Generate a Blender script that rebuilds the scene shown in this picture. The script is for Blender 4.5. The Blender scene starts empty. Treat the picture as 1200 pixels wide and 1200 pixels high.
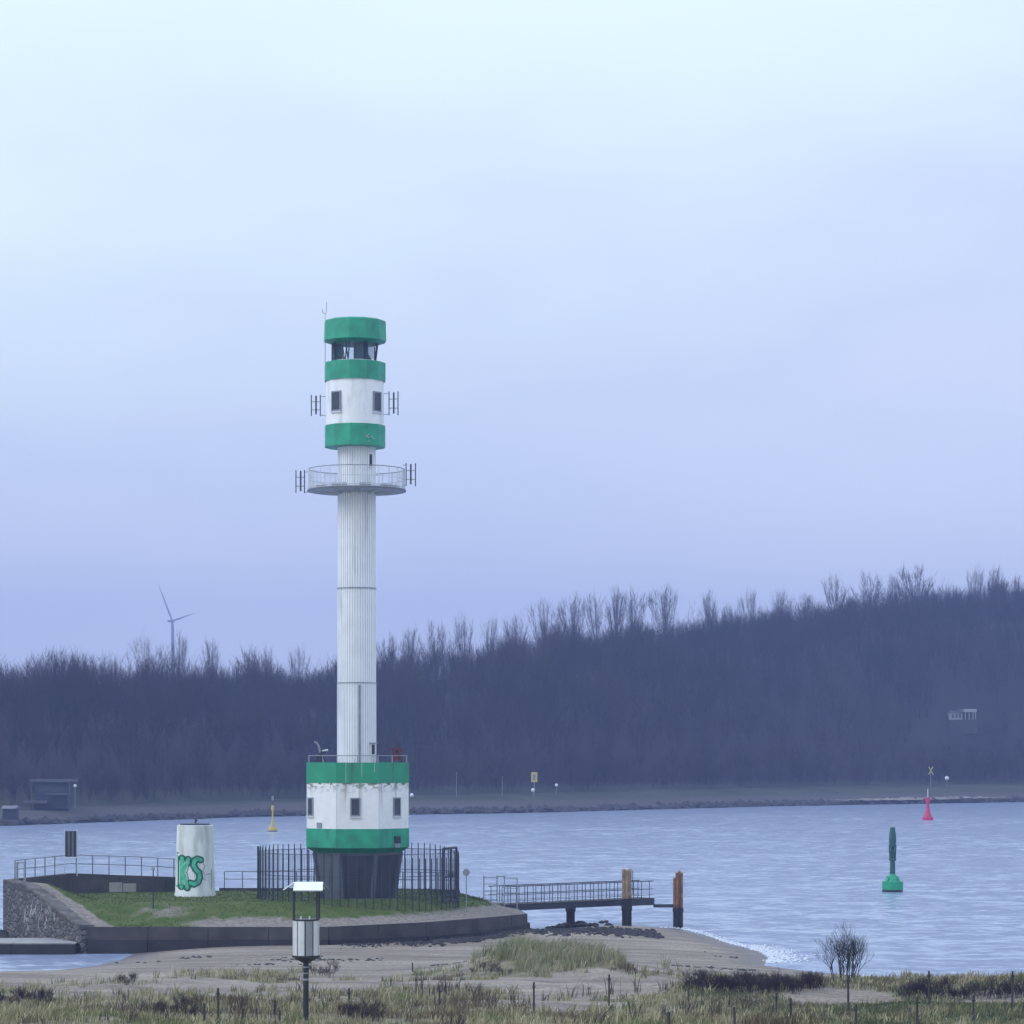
import bpy, bmesh, math, random
import numpy as np
from mathutils import Vector, Matrix
random.seed(7)
rng = np.random.default_rng(11)
R = math.radians
scene = bpy.context.scene
COL = scene.collection

# ------------------------------------------------------------------ camera
F = 3300.0            # focal length in photograph pixels (photo 1200 x 1200, horizon at row 885)
HZ = 885.0
CAMZ = 10.0
cam_d = bpy.data.cameras.new('camera')
cam = bpy.data.objects.new('camera', cam_d)
COL.objects.link(cam)
cam.location = (0, 0, CAMZ)
cam.rotation_euler = (R(90), 0, 0)
cam_d.sensor_fit = 'HORIZONTAL'
cam_d.sensor_width = 36.0
cam_d.lens = 36.0 * F / 1200.0
cam_d.shift_y = (HZ - 600.0) / 1200.0
cam_d.clip_start = 0.5
cam_d.clip_end = 9000
scene.camera = cam

# ------------------------------------------------------------------ world: overcast sky
SUN_EL, SUN_AZ = R(36), R(-112)
world = bpy.data.worlds.new('World')
scene.world = world
world.use_nodes = True
wn, wl = world.node_tree.nodes, world.node_tree.links
wn.clear()
def wnode(t, **kw):
    n = wn.new(t)
    for k, v in kw.items():
        setattr(n, k, v)
    return n
w_out = wnode('ShaderNodeOutputWorld')
w_bg = wnode('ShaderNodeBackground')
w_bg.inputs['Strength'].default_value = 0.10
w_sky = wnode('ShaderNodeTexSky', sky_type='NISHITA', sun_disc=False)
w_sky.sun_elevation = SUN_EL
w_sky.sun_rotation = SUN_AZ
w_tc = wnode('ShaderNodeTexCoord')
w_sep = wnode('ShaderNodeSeparateXYZ')
wl.new(w_tc.outputs['Generated'], w_sep.inputs[0])
# cloud deck: bluish grey low down, brighter higher up, broken by soft large billows
w_map = wnode('ShaderNodeMapping')
w_map.inputs['Scale'].default_value = (1.0, 1.0, 2.6)
w_map.inputs['Location'].default_value = (0.37, 0.1, 0.23)
wl.new(w_tc.outputs['Generated'], w_map.inputs[0])
w_n1 = wnode('ShaderNodeTexNoise')
w_n1.inputs['Scale'].default_value = 5.0
w_n1.inputs['Detail'].default_value = 5.0
w_n1.inputs['Roughness'].default_value = 0.5
wl.new(w_map.outputs[0], w_n1.inputs['Vector'])
w_ma = wnode('ShaderNodeMath', operation='MULTIPLY_ADD')
w_ma.inputs[1].default_value = 0.24
w_ma.inputs[2].default_value = -0.12
wl.new(w_n1.outputs['Fac'], w_ma.inputs[0])
w_add = wnode('ShaderNodeMath', operation='ADD')
wl.new(w_sep.outputs['Z'], w_add.inputs[0])
wl.new(w_ma.outputs[0], w_add.inputs[1])
w_ramp = wnode('ShaderNodeValToRGB')
els = w_ramp.color_ramp.elements
els[0].position = 0.0
els[0].color = (0.68, 0.73, 0.86, 1)
els[1].position = 1.0
els[1].color = (0.68, 0.86, 1.22, 1)
for p, c in ((0.05, (0.645, 0.705, 0.845)), (0.115, (0.58, 0.66, 0.815)), (0.18, (0.645, 0.755, 0.845)), (0.25, (0.715, 0.845, 0.81)), (0.36, (0.75, 0.89, 0.83)), (0.55, (0.72, 0.90, 1.22))):
    e = els.new(p)
    e.color = (*c, 1)
w_lat = wnode('ShaderNodeMath', operation='MULTIPLY_ADD')
w_lat.inputs[1].default_value = -0.16
wl.new(w_sep.outputs['X'], w_lat.inputs[0])
wl.new(w_add.outputs[0], w_lat.inputs[2])
wl.new(w_lat.outputs[0], w_ramp.inputs[0])
w_scale = wnode('ShaderNodeVectorMath', operation='SCALE')
w_scale.inputs['Scale'].default_value = 10.0
wl.new(w_ramp.outputs['Color'], w_scale.inputs[0])
w_mix = wnode('ShaderNodeMix', data_type='RGBA')
w_mix.inputs['Factor'].default_value = 0.93
wl.new(w_sky.outputs['Color'], w_mix.inputs['A'])
wl.new(w_scale.outputs[0], w_mix.inputs['B'])
wl.new(w_mix.outputs['Result'], w_bg.inputs['Color'])
wl.new(w_bg.outputs[0], w_out.inputs['Surface'])

# ------------------------------------------------------------------ sun, exposure
sun_d = bpy.data.lights.new('sun', 'SUN')
sun_d.energy = 0.95
sun_d.angle = R(30)
sun_d.color = (1.0, 0.97, 0.93)
sun = bpy.data.objects.new('sun', sun_d)
COL.objects.link(sun)
sun_dir = Vector((math.sin(SUN_AZ) * math.cos(SUN_EL), math.cos(SUN_AZ) * math.cos(SUN_EL), math.sin(SUN_EL)))
sun.rotation_euler = sun_dir.to_track_quat('Z', 'Y').to_euler()
vs = scene.view_settings
vs.view_transform = 'Standard'
vs.look = 'None'
vs.exposure = 0.45
vs.gamma = 1.0
vs.use_curve_mapping = False

# ------------------------------------------------------------------ helpers
def P(px, py, Y):
    """World point seen at photograph pixel (px, py) at distance Y."""
    return Vector(((px - 600.0) / F * Y, Y, CAMZ - (py - HZ) / F * Y))

class MB:
    """Collects shapes; build() links them as ONE mesh object."""
    def __init__(s):
        s.v, s.f, s.c = [], [], []
    def add(s, vs, fs, col=None):
        o = len(s.v)
        s.v += [tuple(p) for p in vs]
        s.f += [tuple(i + o for i in f) for f in fs]
        if col is not None:
            s.c += [col] * len(vs)
        return s
    def box(s, lo, hi, M=None):
        (x0, y0, z0), (x1, y1, z1) = lo, hi
        vs = [Vector(p) for p in ((x0,y0,z0),(x1,y0,z0),(x1,y1,z0),(x0,y1,z0),(x0,y0,z1),(x1,y0,z1),(x1,y1,z1),(x0,y1,z1))]
        if M is not None:
            vs = [M @ p for p in vs]
        return s.add(vs, [(0,3,2,1),(4,5,6,7),(0,1,5,4),(1,2,6,5),(2,3,7,6),(3,0,4,7)])
    def tube(s, a, b, r0, r1=None, n=6, cap=True):
        a, b = Vector(a), Vector(b)
        r1 = r0 if r1 is None else r1
        d = (b - a)
        if d.length < 1e-6:
            return s
        d.normalize()
        u = d.cross(Vector((0, 0, 1)))
        if u.length < 0.05:
            u = d.cross(Vector((1, 0, 0)))
        u.normalize()
        w = d.cross(u)
        vs = []
        for p, r in ((a, r0), (b, r1)):
            for i in range(n):
                t = 2 * math.pi * (i + 0.5) / n
                vs.append(p + u * (r * math.cos(t)) + w * (r * math.sin(t)))
        fs = [(i, (i + 1) % n, n + (i + 1) % n, n + i) for i in range(n)]
        if cap:
            fs += [tuple(range(n))[::-1], tuple(range(n, 2 * n))]
        return s.add(vs, fs)
    def path(s, pts, r, n=6):
        for a, b in zip(pts[:-1], pts[1:]):
            s.tube(a, b, r, n=n)
        return s
    def lathe(s, prof, n=24, c=(0, 0, 0), a0=0.0):
        vs, fs = [], []
        for r, z in prof:
            for i in range(n):
                t = a0 + 2 * math.pi * i / n
                vs.append((c[0] + r * math.sin(t), c[1] - r * math.cos(t), c[2] + z))
        m = len(prof)
        for k in range(m - 1):
            for i in range(n):
                j = (i + 1) % n
                fs.append((k*n+i, k*n+j, (k+1)*n+j, (k+1)*n+i))
        fs += [tuple(range(n))[::-1], tuple(range((m-1)*n, m*n))]
        return s.add(vs, fs)
    def prism(s, poly, z0, z1):
        n = len(poly)
        vs = [(x, y, z0) for x, y in poly] + [(x, y, z1) for x, y in poly]
        fs = [(i, (i+1) % n, n+(i+1) % n, n+i) for i in range(n)] + [tuple(range(n))[::-1], tuple(range(n, 2*n))]
        return s.add(vs, fs)
    def ring(s, r, z, t, n=40, c=(0, 0), a0=0, a1=2*math.pi):
        pts = [(c[0] + r*math.sin(a0+(a1-a0)*i/n), c[1] - r*math.cos(a0+(a1-a0)*i/n), z) for i in range(n+1)]
        return s.path(pts, t, 5)
    def mesh(s, name, m=None, smooth=False):
        me = bpy.data.meshes.new(name)
        me.from_pydata(s.v, [], s.f)
        if s.c:
            at = me.color_attributes.new('tint', 'FLOAT_COLOR', 'POINT')
            at.data.foreach_set('color', np.array([(*c, 1.0) for c in s.c], dtype=np.float32).ravel())
        if m is not None:
            me.materials.append(m)
        if smooth:
            me.polygons.foreach_set('use_smooth', [True] * len(me.polygons))
            try:
                me.set_sharp_from_angle(angle=R(40))
            except Exception:
                pass
        me.update()
        return me
    def build(s, name, m, parent=None, smooth=False):
        return link(name, s.mesh(name, m, smooth), parent)

def link(name, me, parent=None, loc=None):
    o = bpy.data.objects.new(name, me)
    COL.objects.link(o)
    if parent is not None:
        o.parent = parent
    if loc is not None:
        o.location = loc
    return o

def tag(o, label, cat, group=None, kind=None):
    o['label'] = label
    o['category'] = cat
    if group:
        o['group'] = group
    if kind:
        o['kind'] = kind
    return o

def thing(name, label, cat, loc=(0, 0, 0), rz=0.0, group=None):
    o = bpy.data.objects.new(name, None)
    o.empty_display_size = 0.3
    COL.objects.link(o)
    o.location = loc
    o.rotation_euler = (0, 0, rz)
    return tag(o, label, cat, group)

def struct(o):
    o['kind'] = 'structure'
    return o

def dup(root, loc, rz=0.0, scale=None, label=None):
    r = root.copy()
    COL.objects.link(r)
    r.location = loc
    r.rotation_euler = (0, 0, rz)
    if scale:
        r.scale = scale
    if label:
        r['label'] = label
    for ch in list(root.children):
        c = ch.copy()
        COL.objects.link(c)
        c.parent = r
        for g in list(ch.children):
            d = g.copy()
            COL.objects.link(d)
            d.parent = c
    return r

def big_mesh(name, V, Q, m, C=None, parent=None, smooth=False, attrs=None):
    """numpy mesh: V (n,3), Q (k,3|4)"""
    me = bpy.data.meshes.new(name)
    V = np.asarray(V, dtype=np.float32)
    Q = np.asarray(Q, dtype=np.int32)
    k = Q.shape[1]
    me.vertices.add(len(V))
    me.vertices.foreach_set('co', V.ravel())
    me.loops.add(Q.size)
    me.loops.foreach_set('vertex_index', Q.ravel())
    me.polygons.add(len(Q))
    me.polygons.foreach_set('loop_start', np.arange(0, Q.size, k, dtype=np.int32))
    if smooth:
        me.polygons.foreach_set('use_smooth', np.ones(len(Q), dtype=bool))
    if C is not None:
        at = me.color_attributes.new('tint', 'FLOAT_COLOR', 'POINT')
        cc = np.ones((len(V), 4), dtype=np.float32)
        cc[:, :3] = C
        at.data.foreach_set('color', cc.ravel())
    for an, av in (attrs or {}).items():
        at = me.attributes.new(an, 'FLOAT', 'POINT')
        at.data.foreach_set('value', np.asarray(av, dtype=np.float32))
    me.materials.append(m)
    me.update(calc_edges=True)
    me.validate()
    return link(name, me, parent)

def vnoise(x, y, seed=0):
    """value noise on arrays, 0..1"""
    x = np.asarray(x, dtype=float); y = np.asarray(y, dtype=float)
    xi = np.floor(x).astype(np.int64); yi = np.floor(y).astype(np.int64)
    fx = x - xi; fy = y - yi
    fx = fx*fx*(3-2*fx); fy = fy*fy*(3-2*fy)
    def h(a, b):
        n = (a*374761393 + b*668265263 + seed*982451653) & 0xffffffff
        n = ((n ^ (n >> 13)) * 1274126177) & 0xffffffff
        return ((n ^ (n >> 16)) & 0xffff) / 65535.0
    return (h(xi, yi)*(1-fx) + h(xi+1, yi)*fx)*(1-fy) + (h(xi, yi+1)*(1-fx) + h(xi+1, yi+1)*fx)*fy
def fbm(x, y, seed=0, oct=4):
    s, a, t = 0, 1.0, 0
    for o in range(oct):
        s = s + a*vnoise(x*2**o, y*2**o, seed+o*17); t += a; a *= 0.5
    return s/t
def sst(e0, e1, x):
    t = np.clip((np.asarray(x, dtype=float)-e0)/(e1-e0), 0, 1)
    return t*t*(3-2*t)

# ------------------------------------------------------------------ materials
def new_mat(name):
    m = bpy.data.materials.new(name)
    m.use_nodes = True
    nt = m.node_tree
    b = nt.nodes['Principled BSDF']
    return m, nt, b
def N(nt, t, **kw):
    n = nt.nodes.new(t)
    for k, v in kw.items():
        setattr(n, k, v)
    return n
def noise_node(nt, scale, detail=4, vec=None, stretch=None):
    n = N(nt, 'ShaderNodeTexNoise')
    n.inputs['Scale'].default_value = scale
    n.inputs['Detail'].default_value = detail
    tc = N(nt, 'ShaderNodeTexCoord')
    src = tc.outputs['Object']
    if stretch:
        mp = N(nt, 'ShaderNodeMapping')
        mp.inputs['Scale'].default_value = stretch
        nt.links.new(src, mp.inputs[0])
        src = mp.outputs[0]
    nt.links.new(src, n.inputs['Vector'])
    return n
def mixc(nt, fac, a, b):
    n = N(nt, 'ShaderNodeMix', data_type='RGBA')
    for s, v in (('Factor', fac), ('A', a), ('B', b)):
        if isinstance(v, (tuple, list)):
            n.inputs[s].default_value = (*v, 1) if len(v) == 3 else v
        elif isinstance(v, (int, float)):
            n.inputs[s].default_value = v
        else:
            nt.links.new(v, n.inputs[s])
    return n.outputs['Result']
def maprange(nt, src, a, b, c=0.0, d=1.0):
    n = N(nt, 'ShaderNodeMapRange')
    for i, v in zip((1, 2, 3, 4), (a, b, c, d)):
        n.inputs[i].default_value = v
    nt.links.new(src, n.inputs[0])
    return n.outputs[0]
def mat(name, col, rough=0.7, vary=0.25, scale=2.0, bump=0.0, bscale=20.0, metal=0.0, stretch=None, dirt=None, dirt_lo=0.55, dirt_hi=0.75, dscale=1.2, dstretch=None):
    m, nt, b = new_mat(name)
    n = noise_node(nt, scale, 5, stretch=stretch)
    f = maprange(nt, n.outputs['Fac'], 0.3, 0.7)
    c = mixc(nt, f, tuple(x*(1-vary) for x in col), tuple(min(1, x*(1+vary)) for x in col))
    if dirt:
        d = noise_node(nt, dscale, 6, stretch=dstretch)
        c = mixc(nt, maprange(nt, d.outputs['Fac'], dirt_lo, dirt_hi), c, dirt)
    nt.links.new(c, b.inputs['Base Color'])
    b.inputs['Roughness'].default_value = rough
    b.inputs['Metallic'].default_value = metal
    if bump:
        bn = noise_node(nt, bscale, 4)
        bp = N(nt, 'ShaderNodeBump')
        bp.inputs['Strength'].default_value = bump
        bp.inputs['Distance'].default_value = 0.05
        nt.links.new(bn.outputs['Fac'], bp.inputs['Height'])
        nt.links.new(bp.outputs[0], b.inputs['Normal'])
    return m

M = {}
M['white'] = mat('white_paint', (0.82, 0.82, 0.81), 0.55, 0.06, 1.5, dirt=(0.52, 0.53, 0.52), dirt_lo=0.55, dirt_hi=0.8, dstretch=(2.2, 2.2, 0.35))
M['shaft'] = mat('shaft_white', (0.82, 0.83, 0.84), 0.5, 0.05, 1.0, dirt=(0.55, 0.57, 0.60), dirt_lo=0.55, dirt_hi=0.78, dstretch=(1.6, 1.6, 0.2))
M['green'] = mat('green_paint', (0.012, 0.29, 0.165), 0.45, 0.22, 1.4, dirt=(0.02, 0.19, 0.12), dstretch=(2, 2, 0.5))
M['pale_metal'] = mat('pale_metal', (0.55, 0.58, 0.60), 0.5, 0.1)
M['grey_metal'] = mat('grey_metal', (0.24, 0.27, 0.30), 0.5, 0.15)
M['dark_metal'] = mat('dark_metal', (0.022, 0.028, 0.042), 0.5, 0.2)
M['rail_metal'] = mat('galvanised_rail', (0.11, 0.12, 0.14), 0.5, 0.15)
M['deck_metal'] = mat('deck_metal', (0.36, 0.38, 0.41), 0.6, 0.15)
M['pedestal'] = mat('pedestal_paint', (0.10, 0.115, 0.14), 0.75, 0.15, 0.8, bump=0.2, dirt=(0.06, 0.065, 0.08), dstretch=(1.5, 1.5, 0.3))
M['pedestal_shade'] = mat('pedestal_paint_shade', (0.038, 0.042, 0.055), 0.7, 0.25, 0.8, dirt=(0.025, 0.028, 0.035), dstretch=(1.5, 1.5, 0.3))  # darker copy of the pedestal paint, shade put into the colour
M['window'] = mat('window_glass_dark', (0.045, 0.055, 0.07), 0.12, 0.2)
M['frame'] = mat('window_frame', (0.22, 0.25, 0.29), 0.5, 0.1)
M['teal'] = mat('teal_screen', (0.025, 0.11, 0.15), 0.4, 0.25)
M['rust_red'] = mat('rusty_red_metal', (0.12, 0.03, 0.03), 0.8, 0.3)
M['concrete'] = mat('grey_concrete', (0.17, 0.165, 0.16), 0.9, 0.3, 0.7, 0.5, 9, dirt=(0.09, 0.088, 0.085), dscale=0.6)
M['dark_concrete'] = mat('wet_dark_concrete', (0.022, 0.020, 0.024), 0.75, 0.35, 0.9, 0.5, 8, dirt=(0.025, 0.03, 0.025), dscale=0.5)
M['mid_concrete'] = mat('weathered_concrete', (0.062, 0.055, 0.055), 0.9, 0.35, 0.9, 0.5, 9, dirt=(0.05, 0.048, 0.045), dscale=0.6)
M['worn_coping'] = mat('worn_coping', (0.15, 0.13, 0.115), 0.95, 0.4, 1.6, 0.8, 7, dirt=(0.07, 0.062, 0.055), dirt_lo=0.45, dirt_hi=0.6, dscale=1.5)
M['pale_concrete'] = mat('pale_concrete', (0.33, 0.31, 0.29), 0.9, 0.2, 1.5, 0.4, 12)
def stone_mat():
    m, nt, b = new_mat('rubble_masonry')
    tc = N(nt, 'ShaderNodeTexCoord')
    mp = N(nt, 'ShaderNodeMapping')
    mp.inputs['Scale'].default_value = (2.2, 2.2, 3.6)
    nt.links.new(tc.outputs['Object'], mp.inputs[0])
    v = N(nt, 'ShaderNodeTexVoronoi')
    v.inputs['Scale'].default_value = 1.0
    nt.links.new(mp.outputs[0], v.inputs['Vector'])
    ve = N(nt, 'ShaderNodeTexVoronoi', feature='DISTANCE_TO_EDGE')
    ve.inputs['Scale'].default_value = 1.0
    nt.links.new(mp.outputs[0], ve.inputs['Vector'])
    n = noise_node(nt, 0.8, 5)
    sp = N(nt, 'ShaderNodeSeparateColor')
    nt.links.new(v.outputs['Color'], sp.inputs[0])
    c = mixc(nt, sp.outputs[0], (0.075, 0.068, 0.066), (0.19, 0.175, 0.165))
    c = mixc(nt, maprange(nt, n.outputs['Fac'], 0.45, 0.7), c, (0.07, 0.07, 0.06))
    c = mixc(nt, maprange(nt, ve.outputs['Distance'], 0.0, 0.10, 0.8, 0.0), c, (0.045, 0.043, 0.043))
    nt.links.new(c, b.inputs['Base Color'])
    b.inputs['Roughness'].default_value = 0.95
    bp = N(nt, 'ShaderNodeBump')
    bp.inputs['Distance'].default_value = 0.08
    nt.links.new(maprange(nt, ve.outputs['Distance'], 0, 0.2), bp.inputs['Height'])
    nt.links.new(bp.outputs[0], b.inputs['Normal'])
    return m
M['stone'] = stone_mat()
M['tank'] = mat('tank_render', (0.70, 0.72, 0.70), 0.75, 0.08, 1.2, 0.15, 15, dirt=(0.44, 0.47, 0.43), dirt_lo=0.48, dirt_hi=0.72, dscale=1.6, dstretch=(1.5, 1.5, 0.35))
M['graf_dark'] = mat('spray_dark_green', (0.006, 0.085, 0.06), 0.6, 0.2)
M['graf_light'] = mat('spray_mint_green', (0.07, 0.44, 0.27), 0.6, 0.3, 5)
M['graf_grey'] = mat('spray_grey', (0.34, 0.40, 0.40), 0.7, 0.2)
M['graf_white'] = mat('spray_white', (0.42, 0.42, 0.42), 0.7, 0.3, 6)
M['wood_post'] = mat('weathered_post', (0.055, 0.048, 0.045), 0.9, 0.4, 8, stretch=(1, 1, 0.2))
M['buoy_green'] = mat('buoy_green', (0.012, 0.30, 0.15), 0.45, 0.15)
M['buoy_green_dark'] = mat('buoy_dark_green', (0.012, 0.085, 0.075), 0.5, 0.25)
M['buoy_red'] = mat('buoy_red', (0.56, 0.018, 0.10), 0.45, 0.1)
M['buoy_yellow'] = mat('buoy_yellow', (0.50, 0.38, 0.10), 0.5, 0.12)
M['buoy_black'] = mat('buoy_wet_black', (0.02, 0.025, 0.028), 0.4, 0.2)
M['sign_yellow'] = mat('sign_yellow', (0.62, 0.52, 0.12), 0.6, 0.08)
M['sign_white'] = mat('sign_white', (0.82, 0.83, 0.85), 0.6, 0.04)
M['turbine'] = mat('turbine_grey', (0.27, 0.28, 0.31), 0.5, 0.05)
M['roof_white'] = mat('white_sheet', (0.86, 0.88, 0.88), 0.5, 0.03)
M['panel_white'] = mat('panel_white', (0.62, 0.62, 0.62), 0.4, 0.06, 4)
M['panel_grey'] = mat('panel_grey', (0.25, 0.26, 0.29), 0.4, 0.1, 4)
M['black'] = mat('black_paint', (0.018, 0.019, 0.024), 0.5, 0.3)
M['house_white'] = mat('house_white', (0.36, 0.35, 0.36), 0.8, 0.08)
M['house_roof'] = mat('house_roof_grey', (0.16, 0.155, 0.17), 0.8, 0.2)
M['rock'] = mat('dark_rock', (0.045, 0.042, 0.044), 0.85, 0.4, 1.5, 0.5, 6)
M['pav_roof'] = mat('weathered_felt', (0.085, 0.085, 0.095), 0.9, 0.2)
M['bark'] = mat('bark_grey_brown', (0.060, 0.050, 0.048), 0.95, 0.3, 3)

def rust_drum_mat():
    """white wall with rust and green runs below the upper band (object z measured from the tower foot)"""
    m, nt, b = new_mat('stained_white_wall')
    tc = N(nt, 'ShaderNodeTexCoord')
    sep = N(nt, 'ShaderNodeSeparateXYZ')
    nt.links.new(tc.outputs['Object'], sep.inputs[0])
    fine = noise_node(nt, 2.0, 5)
    base = mixc(nt, maprange(nt, fine.outputs['Fac'], 0.3, 0.75), (0.84, 0.84, 0.83), (0.75, 0.75, 0.75))
    streak = noise_node(nt, 2.6, 6, stretch=(1.0, 1.0, 0.05))
    lim = maprange(nt, sep.outputs['Z'], 4.5, 6.2)     # strongest just under the band
    mul = N(nt, 'ShaderNodeMath', operation='MULTIPLY')
    nt.links.new(maprange(nt, streak.outputs['Fac'], 0.53, 0.68), mul.inputs[0])
    nt.links.new(lim, mul.inputs[1])
    c = mixc(nt, mul.outputs[0], base, (0.26, 0.20, 0.17))
    bord = noise_node(nt, 3.5, 5, stretch=(1.0, 1.0, 1.6))
    top = maprange(nt, sep.outputs['Z'], 5.7, 6.25)
    m2 = N(nt, 'ShaderNodeMath', operation='MULTIPLY')
    nt.links.new(maprange(nt, bord.outputs['Fac'], 0.46, 0.58), m2.inputs[0])
    nt.links.new(top, m2.inputs[1])
    c = mixc(nt, m2.outputs[0], c, (0.12, 0.20, 0.15))
    nt.links.new(c, b.inputs['Base Color'])
    b.inputs['Roughness'].default_value = 0.6
    return m
M['drum_white'] = rust_drum_mat()
M['green_stained'] = mat('green_paint_stained', (0.010, 0.27, 0.135), 0.5, 0.12, 0.9, dirt=(0.05, 0.10, 0.07), dirt_lo=0.60, dirt_hi=0.75, dscale=2.4, dstretch=(1, 1, 0.08))

def pile_mat(name, ca, cb, zlo):
    m, nt, b = new_mat(name)
    tc = N(nt, 'ShaderNodeTexCoord')
    sep = N(nt, 'ShaderNodeSeparateXYZ')
    nt.links.new(tc.outputs['Object'], sep.inputs[0])
    n = noise_node(nt, 2.2, 6, stretch=(1, 1, 0.5))
    a = N(nt, 'ShaderNodeMath', operation='MULTIPLY_ADD')
    a.inputs[1].default_value = 0.9
    nt.links.new(n.outputs['Fac'], a.inputs[0])
    nt.links.new(sep.outputs['Z'], a.inputs[2])
    rustn = noise_node(nt, 4, 6, stretch=(1.2, 1.2, 0.8))
    rust = mixc(nt, maprange(nt, rustn.outputs['Fac'], 0.35, 0.65), ca, cb)
    c = mixc(nt, maprange(nt, a.outputs[0], zlo, zlo+0.5), (0.03, 0.028, 0.032), rust)
    nt.links.new(c, b.inputs['Base Color'])
    b.inputs['Roughness'].default_value = 0.85
    return m
M['pile'] = pile_mat('rusty_pile', (0.36, 0.185, 0.085), (0.15, 0.08, 0.055), 1.35)
M['pile_ochre'] = pile_mat('ochre_pile', (0.44, 0.32, 0.20), (0.20, 0.13, 0.085), 1.80)

def tint_mat(name, rough=0.9, trans=0.0):
    m, nt, b = new_mat(name)
    a = N(nt, 'ShaderNodeAttribute', attribute_name='tint')
    n = noise_node(nt, 1.2, 3)
    c = mixc(nt, maprange(nt, n.outputs['Fac'], 0.3, 0.7, 0.0, 0.35), a.outputs['Color'], (0.05, 0.045, 0.04))
    nt.links.new(c, b.inputs['Base Color'])
    b.inputs['Roughness'].default_value = rough
    b.inputs['Specular IOR Level'].default_value = 0.1
    return m
M['blade'] = tint_mat('dry_grass')
M['twig'] = tint_mat('bare_twigs')

def pane_mat():
    m, nt, b = new_mat('clear_pane')
    nt.nodes.remove(b)
    t = N(nt, 'ShaderNodeBsdfTransparent')
    t.inputs[0].default_value = (0.80, 0.88, 0.92, 1)
    g = N(nt, 'ShaderNodeBsdfGlossy')
    g.inputs['Roughness'].default_value = 0.05
    lw = N(nt, 'ShaderNodeFresnel')
    lw.inputs[0].default_value = 1.45
    mx = N(nt, 'ShaderNodeMixShader')
    nt.links.new(lw.outputs[0], mx.inputs[0])
    nt.links.new(t.outputs[0], mx.inputs[1])
    nt.links.new(g.outputs[0], mx.inputs[2])
    nt.links.new(mx.outputs[0], nt.nodes['Material Output'].inputs['Surface'])
    return m
M['pane'] = pane_mat()

def water_mat():
    m, nt, b = new_mat('sea_water')
    tc = N(nt, 'ShaderNodeTexCoord')
    mp = N(nt, 'ShaderNodeMapping')
    mp.inputs['Rotation'].default_value = (0, 0, R(12))
    mp.inputs['Scale'].default_value = (0.85, 1.0, 1.0)
    nt.links.new(tc.outputs['Object'], mp.inputs[0])
    acc = None
    for sc, det, w in ((0.20, 2, 0.20), (0.62, 3, 0.55), (2.2, 2, 0.42)):
        n = N(nt, 'ShaderNodeTexNoise')
        n.inputs['Scale'].default_value = sc
        n.inputs['Detail'].default_value = det
        nt.links.new(mp.outputs[0], n.inputs['Vector'])
        sb = N(nt, 'ShaderNodeVectorMath', operation='SUBTRACT')
        sb.inputs[1].default_value = (0.5, 0.5, 0.5)
        nt.links.new(n.outputs['Color'], sb.inputs[0])
        mm = N(nt, 'ShaderNodeVectorMath', operation='MULTIPLY_ADD')
        mm.inputs[1].default_value = (w, w, 0.0)
        mm.inputs[2].default_value = (0, 0, 1)
        nt.links.new(sb.outputs[0], mm.inputs[0])
        if acc is not None:
            nt.links.new(acc, mm.inputs[2])
        acc = mm.outputs[0]
    pn = N(nt, 'ShaderNodeTexNoise')
    pn.inputs['Scale'].default_value = 0.022
    pn.inputs['Detail'].default_value = 4
    nt.links.new(mp.outputs[0], pn.inputs['Vector'])
    amp = maprange(nt, pn.outputs['Fac'], 0.36, 0.64, 0.50, 1.20)
    cb = N(nt, 'ShaderNodeCombineXYZ')
    nt.links.new(amp, cb.inputs[0]); nt.links.new(amp, cb.inputs[1])
    cb.inputs[2].default_value = 1.0
    ml = N(nt, 'ShaderNodeVectorMath', operation='MULTIPLY')
    nt.links.new(acc, ml.inputs[0]); nt.links.new(cb.outputs[0], ml.inputs[1])
    nm = N(nt, 'ShaderNodeVectorMath', operation='NORMALIZE')
    nt.links.new(ml.outputs[0], nm.inputs[0])
    nt.links.new(nm.outputs[0], b.inputs['Normal'])
    b.inputs['Base Color'].default_value = (0.29, 0.345, 0.47, 1)
    b.inputs['Roughness'].default_value = 0.22
    b.inputs['IOR'].default_value = 1.34
    return m
M['water'] = water_mat()

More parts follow.
